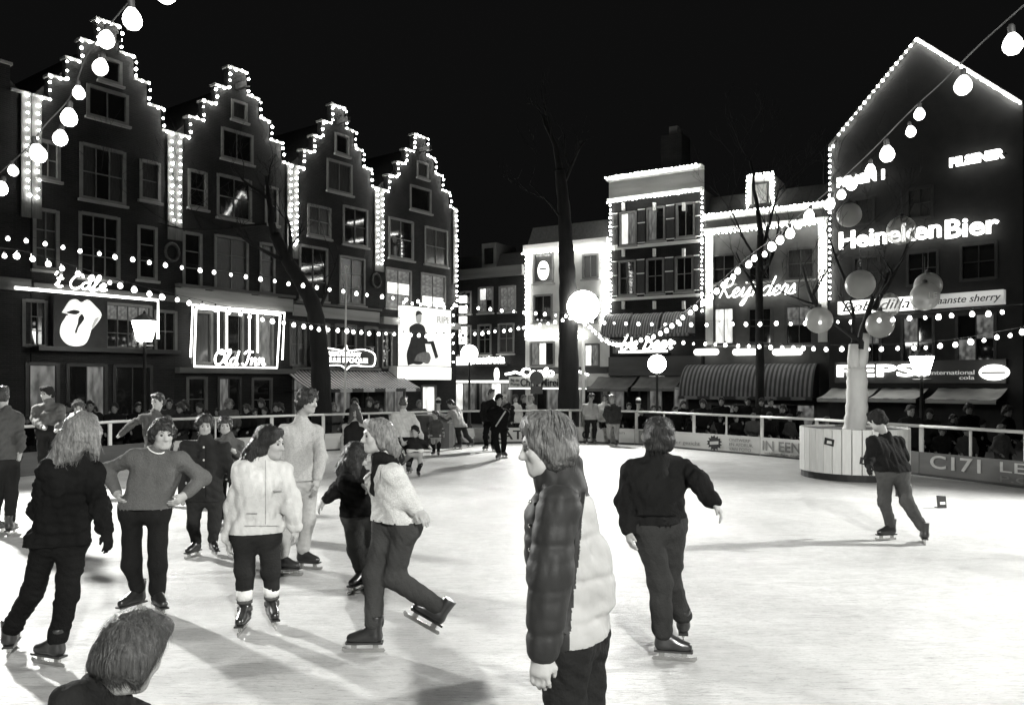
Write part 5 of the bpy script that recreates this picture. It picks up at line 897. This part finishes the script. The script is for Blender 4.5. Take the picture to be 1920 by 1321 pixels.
person('person with blond hair in a thick white sweater skating with one foot lifted', 6.0, jt((716, 872), (738, 876), (722, 930, .2), (757, 930, -.12), (700, 905, .05), (780, 953, -.2), (728, 985), (762, 985), (700, 1078), (738, 1080)), (706, 818), hair=.15, hstyle='long', long=[([(720, 805, -.02), (738, 840, -.04), (745, 868, -.06)], [.07, .04, .015])], look=(-62, 0), top=.45, knit=True, bottom=.07, hem=974, feet=[(684, 1222, -88), (790, 1172, -80, 5.95, -32)], fat=1.06, scarf=.02, side=-1, sleeve=1.3, collar=.04, tr=1.05, bulk=[((728, 890, 0), (748, 950, 0), .12, .13)])
# quilted jacket: dark front and sleeves, white back panel
def quilt(t, base, l):
    for (a, b) in (((992, 1012), (1088, 1002)), ((990, 1078), (1082, 1066))): pass
def white_back(c, l):
    k = (P(1092, 915, 3.05).x-P(1058, 1190, 3.05).x)/(P(0, 915, 3.05).z-P(0, 1190, 3.05).z)
    return (c[:, 0] > P(1058, 1190, 3.05).x+(c[:, 2]-P(0, 1190, 3.05).z)*k) & (c[:, 2] < P(0, 925, 3.05).z-(c[:, 0]-.28)*.35)
def quilt_trim(t, base, l):
    seam(l, t, base, [(1094-36*k/12, 925+262*k/12, .0) for k in range(13)], .01, 'panel_seam', nylon_m(.03))
    for y in (940, 985, 1030, 1075, 1120, 1160): setattr(MB().lathe(uvsphere(.008, 8, 6), 8).build('press_stud', M_STEEL, t, True), 'location', surf(l, 994, y, .002)-base)
person('person in a dark quilted jacket with a white back panel, in profile', 3.05, jt((1046, 925, -.17), (1072, 925, .2), (1032, 1078, -.21), (1080, 1060, .26), (1018, 1212, -.24), (1070, 1190, .28), (1058, 1200, -.09), (1092, 1200, .09), (1062, 1400), (1100, 1400)), (1024, 836), sk=.26, hair=.07, hstyle='curly', look=(-82, 8), top=.03, bottom=.02, hem=1184, feet=[(1062, 1700, -85), (1100, 1670, -80)], fat=1.0, collar=.12, vox=.0085, sleeve=1.42, side=0, bulk=[((1044, 905, 0), (1064, 960, 0), .085, .1), ((1070, 960, 0), (1092, 1085, 0), .09, .115), ((1030, 970, 0), (1034, 1120, 0), .1, .09), ((1104, 1040, 0), (1110, 1125, 0), .08, .085), ((1034, 880, 0), (1058, 888, 0), .05, .055)], panel=(white_back, .24), quilted=(.15, .006), split=True, extra=quilt_trim, gloss=True, hsz=.92)
person('person in a dark jacket and jeans skating away with one arm out', 5.8, jt((1188, 868), (1272, 862), (1172, 940, -.05), (1308, 898, -.05), (1178, 990, -.1), (1336, 938, -.1), (1212, 985), (1256, 985), (1238, 1090), (1256, 1092, .15)), (1236, 818), hair=.018, hstyle='curly', look=(172, 0), top=.016, bottom=.05, tr=1.12, hem=978, feet=[(1262, 1238, 78), (1280, 1184, 170, 6.15, -20)], fat=1.15, collar=.06, sleeve=1.12, extra=lambda t, base, l: seam(l, t, base, [(x, 966) for x in range(1196, 1272, 8)], .006, 'waist_seam', cloth_m(.008)))
person('person in a dark jacket and tight cap pushing off beside the tub', 10.1, jt((1636, 822), (1682, 822), (1632, 855, -.1), (1695, 855, .1), (1630, 872, -.25), (1690, 880, .2), (1660, 885), (1688, 885), (1658, 940), (1700, 940)), (1645, 788), hair=.03, hstyle='cap', look=(200, 25), top=.016, bottom=.1, hem=882, feet=[(1662, 1012, -75), (1732, 1018, 160)], fat=1.15, gloves=.03, vox=.013)
# --- people farther over the ice
far = dict(hands=False, vox=.017)
person('person in a dark body warmer with light sleeves and long hair', 17.6, jt((648, 795), (684, 795), (644, 820), (692, 818), (642, 842), (676, 832, -.15), (656, 830), (676, 830), (654, 856), (678, 856)), (666, 770), hair=.05, hstyle='long', long=[([(666, 765), (655, 795)], [.09, .05]), ([(666, 765), (680, 795)], [.09, .05])], look=(10, 5), top=.3, bottom=.3, hem=838, feet=[(655, 884, 0), (678, 886, 20)], extra=lambda t, base, l: np_obj('body_warmer', *sdf_mesh([cap(l['ia'], l['HA'], .14), cap(l['ib'], l['HB'], .14), cap(l['SC_'], l['low'], .14)], .017), cloth_m(.03), t, base), **far)
person('person in a pale jacket and black trousers seen from behind', 17.4, jt((740, 775), (772, 775), (736, 800), (782, 800), (738, 822), (790, 818), (748, 830), (766, 830), (745, 858), (768, 858)), (757, 754), hair=.06, hstyle='short', look=(170, 0), top=.45, bottom=.02, hem=818, feet=[(744, 887, 180), (768, 888, 170)], fat=1.25, **far)
person('small child in dark clothes with a light waistband skating arms out', 16.9, jt((768, 824), (790, 824), (756, 832), (800, 832), (752, 822), (806, 838), (770, 850), (786, 850), (755, 866), (788, 870)), (778, 808), hair=.03, hstyle='cap', look=(-10, 5), top=.03, bottom=.02, hem=848, feet=[(742, 884, -20), (785, 893, 20)], tall=.66, extra=lambda t, base, l: np_obj('waistband', *sdf_mesh([cap(l['HA']+V((0, 0, .06)), l['HB']+V((0, 0, .06)), .092)], .012, [(l['HA']+V((0, 0, .1)), (0, 0, 1)), (l['HA']+V((0, 0, .03)), (0, 0, -1))]), cloth_m(.5), t, base), **far)
person('small child in a grey coat standing near the dark counter', 21.5, jt((808, 790), (826, 790), (804, 804), (831, 803), (804, 816), (832, 815), (812, 818), (822, 818), (812, 834), (823, 834)), (816, 777), hair=.03, hstyle='short', look=(-40, 8), top=.12, bottom=.02, hem=820, feet=[(812, 853, -20), (822, 855, 10)], tall=.68, **far)
person('person in a grey jacket bending over the dark counter', 23.4, jt((848, 768), (862, 768), (838, 782), (862, 785), (830, 778), (846, 790), (858, 798), (868, 798), (860, 816), (874, 816)), (845, 757), hair=.02, hstyle='short', look=(-70, 30), top=.25, bottom=.025, hem=800, feet=[(858, 842, -60), (882, 838, -40)], **far)
person('person in dark clothes standing just behind the white strapped skater', 23.0, jt((908, 754), (934, 754), (904, 774), (938, 774), (906, 790), (932, 788), (914, 790), (928, 790), (910, 818), (926, 818)), (922, 737), hair=.03, hstyle='short', look=(30, 5), top=.018, bottom=.02, hem=798, feet=[(910, 845, -30), (926, 846, 20)], fat=1.2, **far)
person('skater in black with a pale strap across the chest', 20.5, jt((922, 768), (948, 768), (918, 784), (950, 786), (930, 794), (946, 800), (928, 802), (944, 802), (930, 830), (945, 830)), (936, 748), hair=.02, hstyle='cap', look=(20, 15), top=.014, bottom=.014, hem=806, feet=[(934, 862, -20), (946, 858, 30)], fat=1.15, extra=lambda t, base, l: MB().tube([Vector((l['SB']+V((0, -.12, .03))).tolist())-base, Vector((l['HA']+V((.02, -.17, .05))).tolist())-base], .02, 5).build('strap', cloth_m(.4), t), **far)
person('person with a white hat near the rail gap', 26.0, jt((946, 760), (960, 760), (943, 775), (962, 775), (945, 788), (960, 788), (948, 785), (958, 785), (948, 805), (958, 805)), (945, 746), hair=.6, hstyle='cap', look=(20, 5), top=.02, bottom=.05, hem=790, feet=[(947, 828, 0), (958, 829, 10)], **far)
person('person in a long white coat by the rail gap', 26.3, jt((960, 760), (974, 760), (957, 776), (977, 776), (958, 790), (976, 790), (962, 786), (972, 786), (962, 805), (972, 805)), (966, 747), hair=.04, hstyle='bushy', look=(15, 5), top=.55, bottom=.03, hem=792, feet=[(961, 829, 0), (972, 829, 10)], **far)
person('person in a black coat between two pale coats by the rail gap', 26.8, jt((976, 760), (990, 760), (974, 776), (992, 776), (975, 790), (991, 790), (978, 786), (988, 786), (978, 805), (988, 805)), (982, 747), hair=.1, hstyle='short', look=(30, 5), top=.018, bottom=.02, hem=792, feet=[(977, 827, 0), (988, 827, 10)], **far)
person('person in a pale grey coat with long hair by the rail gap', 26.4, jt((990, 760), (1003, 760), (988, 776), (1006, 776), (989, 790), (1004, 790), (992, 786), (1002, 786), (992, 805), (1002, 805)), (995, 747), hair=.2, hstyle='long', look=(-30, 5), top=.4, bottom=.03, hem=792, feet=[(991, 829, 0), (1002, 829, 10)], **far)
person('person in a pale jacket looking down at the white bundle', 25.8, jt((1097, 758), (1117, 758), (1094, 772), (1120, 774), (1104, 782), (1122, 784), (1102, 786), (1114, 786), (1101, 806), (1115, 806)), (1109, 744), hair=.03, hstyle='short', look=(40, 25), top=.3, bottom=.02, hem=786, feet=[(1100, 832, 0), (1115, 832, 10)], **far)
person('person in a white jacket between the two others', 26.0, jt((1125, 758), (1140, 758), (1123, 774), (1142, 774), (1124, 786), (1141, 786), (1128, 788), (1138, 788), (1128, 808), (1138, 808)), (1134, 746), hair=.03, hstyle='short', look=(-20, 5), top=.65, bottom=.02, hem=790, feet=[(1128, 830, 0), (1138, 830, 10)], **far)
person('person in a dark jacket and pale jeans at the end of the trio', 24.8, jt((1138, 762), (1160, 762), (1134, 778), (1163, 778), (1140, 788), (1160, 792), (1143, 792), (1156, 792), (1142, 812), (1156, 812)), (1147, 747), hair=.2, hstyle='short', look=(-50, 10), top=.05, bottom=.22, hem=794, feet=[(1143, 834, 0), (1156, 836, -20)], fat=1.15, **far)
person('person in a pale zipped jacket standing by the dark barrier', 13.8, jt((70, 760), (112, 760), (64, 785), (118, 785), (80, 800, -.2), (108, 802, -.2), (80, 805), (104, 805), (80, 860), (104, 860)), (88, 738), hair=.03, hstyle='cap', look=(-15, 8), top=.17, collar=.06, bottom=.018, hem=796, feet=[(80, 928, 0), (104, 930, 20)], fat=1.15, **far)
person('person in a grey coat cut by the frame beside the pale zipped jacket', 10.5, jt((-12, 775), (32, 775), (-19, 815), (38, 820), (-14, 850), (36, 848), (-2, 855), (22, 855), (-4, 925), (22, 925)), (4, 742), hair=.03, hstyle='short', look=(-160, 0), top=.12, bottom=.03, hem=860, feet=[(-4, 1000, 170), (22, 1002, 190)], fat=1.2, vox=.015, hands=False)
person('person with dark hair leaning at the rail behind the blond hair', 15.0, jt((135, 790), (172, 788), (128, 815), (182, 808), (140, 830), (176, 820), (140, 830), (164, 830), (140, 872), (164, 872)), (147, 763), hair=.04, hstyle='bushy', look=(30, 20), top=.03, bottom=.03, hem=832, feet=[(140, 915, 20), (164, 915, 20)], **far)
person('person in a grey jacket leaning sideways with one arm on the rail', 12.8, jt((268, 778), (314, 782), (246, 796, .1), (322, 808, -.1), (228, 812, .15), (316, 835, -.2), (286, 840), (312, 840), (290, 890), (314, 890)), (296, 752), hair=.02, hstyle='short', look=(-20, 8), top=.12, collar=.06, bottom=.03, hem=838, feet=[(290, 949, 0), (314, 950, 15)], **far)
# boy close to the camera: head and shoulder only in frame
person('boy with smooth straight hair close by, only head and shoulder showing', 2.45, jt((140, 1300), (250, 1325), (90, 1420), (285, 1440), (110, 1520, -.1), (275, 1540, -.1), (150, 1560), (240, 1560), (150, 1730), (240, 1730)), (250, 1222), sk=.32, hair=.03, hstyle='smooth', look=(152, 26), top=.02, bottom=.03, hem=1570, feet=[(140, 1940, 140), (240, 1940, 120)], vox=.008, tall=.8, hands=False, collar=.03)
# --- spectators behind the rail: a few builds, copied
def copy_person(src, label, loc, rz, sc, group, mats=None):
    c = src.copy(); COL.objects.link(c); c.location = loc; c.rotation_euler = (0, 0, rz); c.scale = (sc,)*3; c['label'] = label; c['group'] = group
    for ch in src.children:
        d = ch.copy(); COL.objects.link(d); d.parent = c
        if mats and ch.name.split('.')[0] in mats: d.data = ch.data.copy(); d.data.materials.clear(); d.data.materials.append(mats[ch.name.split('.')[0]])
        for g_ in ch.children: e = g_.copy(); COL.objects.link(e); e.parent = d
    return c
ST = []
def std(seed, **kw):
    x = 960; Yq = 12.; pm = 1500/Yq; b = 715+3000/Yq; z = lambda m: b-m*pm; rg = random.Random(seed); a = lambda v: v*pm
    arms = rg.choice(((.26, 1.12, .2, .95, -.2), (.28, 1.12, .22, .86, 0), (.27, 1.1, .08, 1.02, -.28)))
    t = person('spectator', Yq, jt((x-a(.18), z(1.42)), (x+a(.18), z(1.42)), (x-a(arms[0]), z(arms[1])), (x+a(arms[0]), z(arms[1])), (x-a(arms[2]), z(arms[3]), arms[4]), (x+a(arms[2]), z(arms[3]), arms[4]), (x-a(.09), z(.92)), (x+a(.09), z(.92)), (x-a(.1), z(.5)), (x+a(.1), z(.5))), (x, z(1.62)), feet=[(x-a(.1), b, -10), (x+a(.1), b, 15)], hem=z(.78), hands=False, vox=.022, fat=1.15, collar=.04, name='spectator', **kw)
    t['category'] = 'person'; return t
ST = [std(1, hair=.03, hstyle='short', top=.03, look=(10, 8)), std(2, hair=.05, hstyle='bushy', top=.06, look=(-15, 10)), std(3, hair=.15, hstyle='long', top=.16, look=(20, 6)), std(4, hair=.08, hstyle='cap', top=.025, look=(-5, 5))]
SPEC = [ # pixel column, head row, depth, kind, label
 (172, 747, 21.5, 0, 'spectator with a pale round face behind the dark barrier'), (215, 762, 22.0, 3, 'short spectator in a hat peering over the rail beside the street lamp'), (318, 738, 23.5, 0, 'spectator with a bright face behind the leaning grey jacket'), (341, 762, 22.6, 1, 'short spectator below the street lamp by the neon framed pub'),
 (377, 762, 22.9, 3, 'short spectator under the first framed pub window'), (428, 752, 23.5, 2, 'spectator in a pale coat at the pub door'), (465, 764, 24.0, 1, 'short spectator under the third framed pub window'), (497, 768, 24.5, 3, 'short hatted spectator beside the pub door frame'),
 (626, 760, 25.5, 2, 'spectator in a pale coat at the foot of the leaning tree'), (668, 738, 24.6, 0, 'tall spectator under the striped awning facing the pale pole'), (692, 737, 25.0, 1, 'tall spectator in black under the end of the striped awning'), (786, 755, 28.0, 2, 'spectator in a pale coat below the blank light box'),
 (1298, 782, 25.8, 0, 'slim spectator at the first post under the barrel awning'), (1326, 776, 26.0, 2, 'pale coated spectator under the near end of the barrel awning'), (1379, 783, 25.0, 3, 'hatted spectator under the middle of the barrel awning'), (1412, 779, 24.6, 2, 'pale coated spectator beside the slender tree'), (1440, 778, 24.0, 1, 'spectator with dark bushy hair beside the slender tree'), (1478, 781, 23.8, 3, 'hatted spectator under the far end of the barrel awning'),
 (1526, 792, 22.6, 0, 'short spectator between the barrel awning and the tub'), (1548, 786, 22.4, 2, 'pale coated spectator behind the white tub'), (1586, 786, 21.5, 1, 'spectator beside the wrapped trunk'), (1632, 790, 20.5, 0, 'spectator behind the capped skater'), (1708, 790, 20.4, 3, 'hatted spectator under the cola letters'), (1766, 806, 19.5, 1, 'short spectator behind the C171 barrier section'), (1811, 806, 18.8, 0, 'short spectator behind the address barrier section'), (1874, 802, 18.2, 2, 'pale coated spectator behind the address barrier section'),
 (1350, 790, 27.5, 1, 'spectator in the shade at the back of the barrel awning terrace'), (600, 768, 26.5, 3, 'hatted spectator in the shade beside the leaning tree'), (530, 766, 25.5, 0, 'spectator in the shade between pub and restaurant')]
for i, (px, py, Yq, kd, lab) in enumerate(SPEC):
    p = P(px, py, Yq); src = ST[kd]; sc = min(max((p.z-GZ)/1.64, .72), 1.12); rz = random.uniform(-.5, .5)
    if kd in [k for k in range(4)] and not src.get('used'):
        src['used'] = 1; src.location = (p.x, p.y, GZ-.01); src.rotation_euler = (0, 0, rz); src.scale = (sc,)*3; src['label'] = lab; src['group'] = 'spectators behind the rail'
    else: copy_person(src, lab, (p.x, p.y, GZ-.01), rz, sc, 'spectators behind the rail', {'jacket': cloth_m(random.choice((.02, .05, .09, .16))) } if kd != 2 else None)
rgc = random.Random(42)
for (x0, x1, Ya, Yb, n, lab) in ((40, 330, 22.5, 24.5, 11, 'dark clad spectator in the crowd below the tongue sign house'), (335, 545, 24.0, 27.0, 10, 'dark clad spectator in the crowd below the neon framed pub'), (560, 730, 26.0, 28.5, 8, 'dark clad spectator in the crowd under the striped awning'), (1170, 1290, 27.0, 30.0, 6, 'dark clad spectator in the crowd below the shuttered house'), (1290, 1500, 25.5, 28.0, 9, 'dark clad spectator in the crowd under the barrel awning'), (1700, 1900, 19.5, 21.5, 6, 'dark clad spectator in the crowd below the cola letters')):
    for k in range(n):
        px = x0+(x1-x0)*(k+rgc.uniform(.1, .9))/n; Yq = rgc.uniform(Ya, Yb); p = P(px, 750, Yq)
        copy_person(ST[rgc.choice((0, 1, 3))], lab, (p.x, p.y, GZ-.01), rgc.uniform(-.7, .7), rgc.uniform(.82, 1.1), lab, {'jacket': cloth_m(rgc.choice((.012, .02, .035)))})
for s_ in ST: del s_['used']
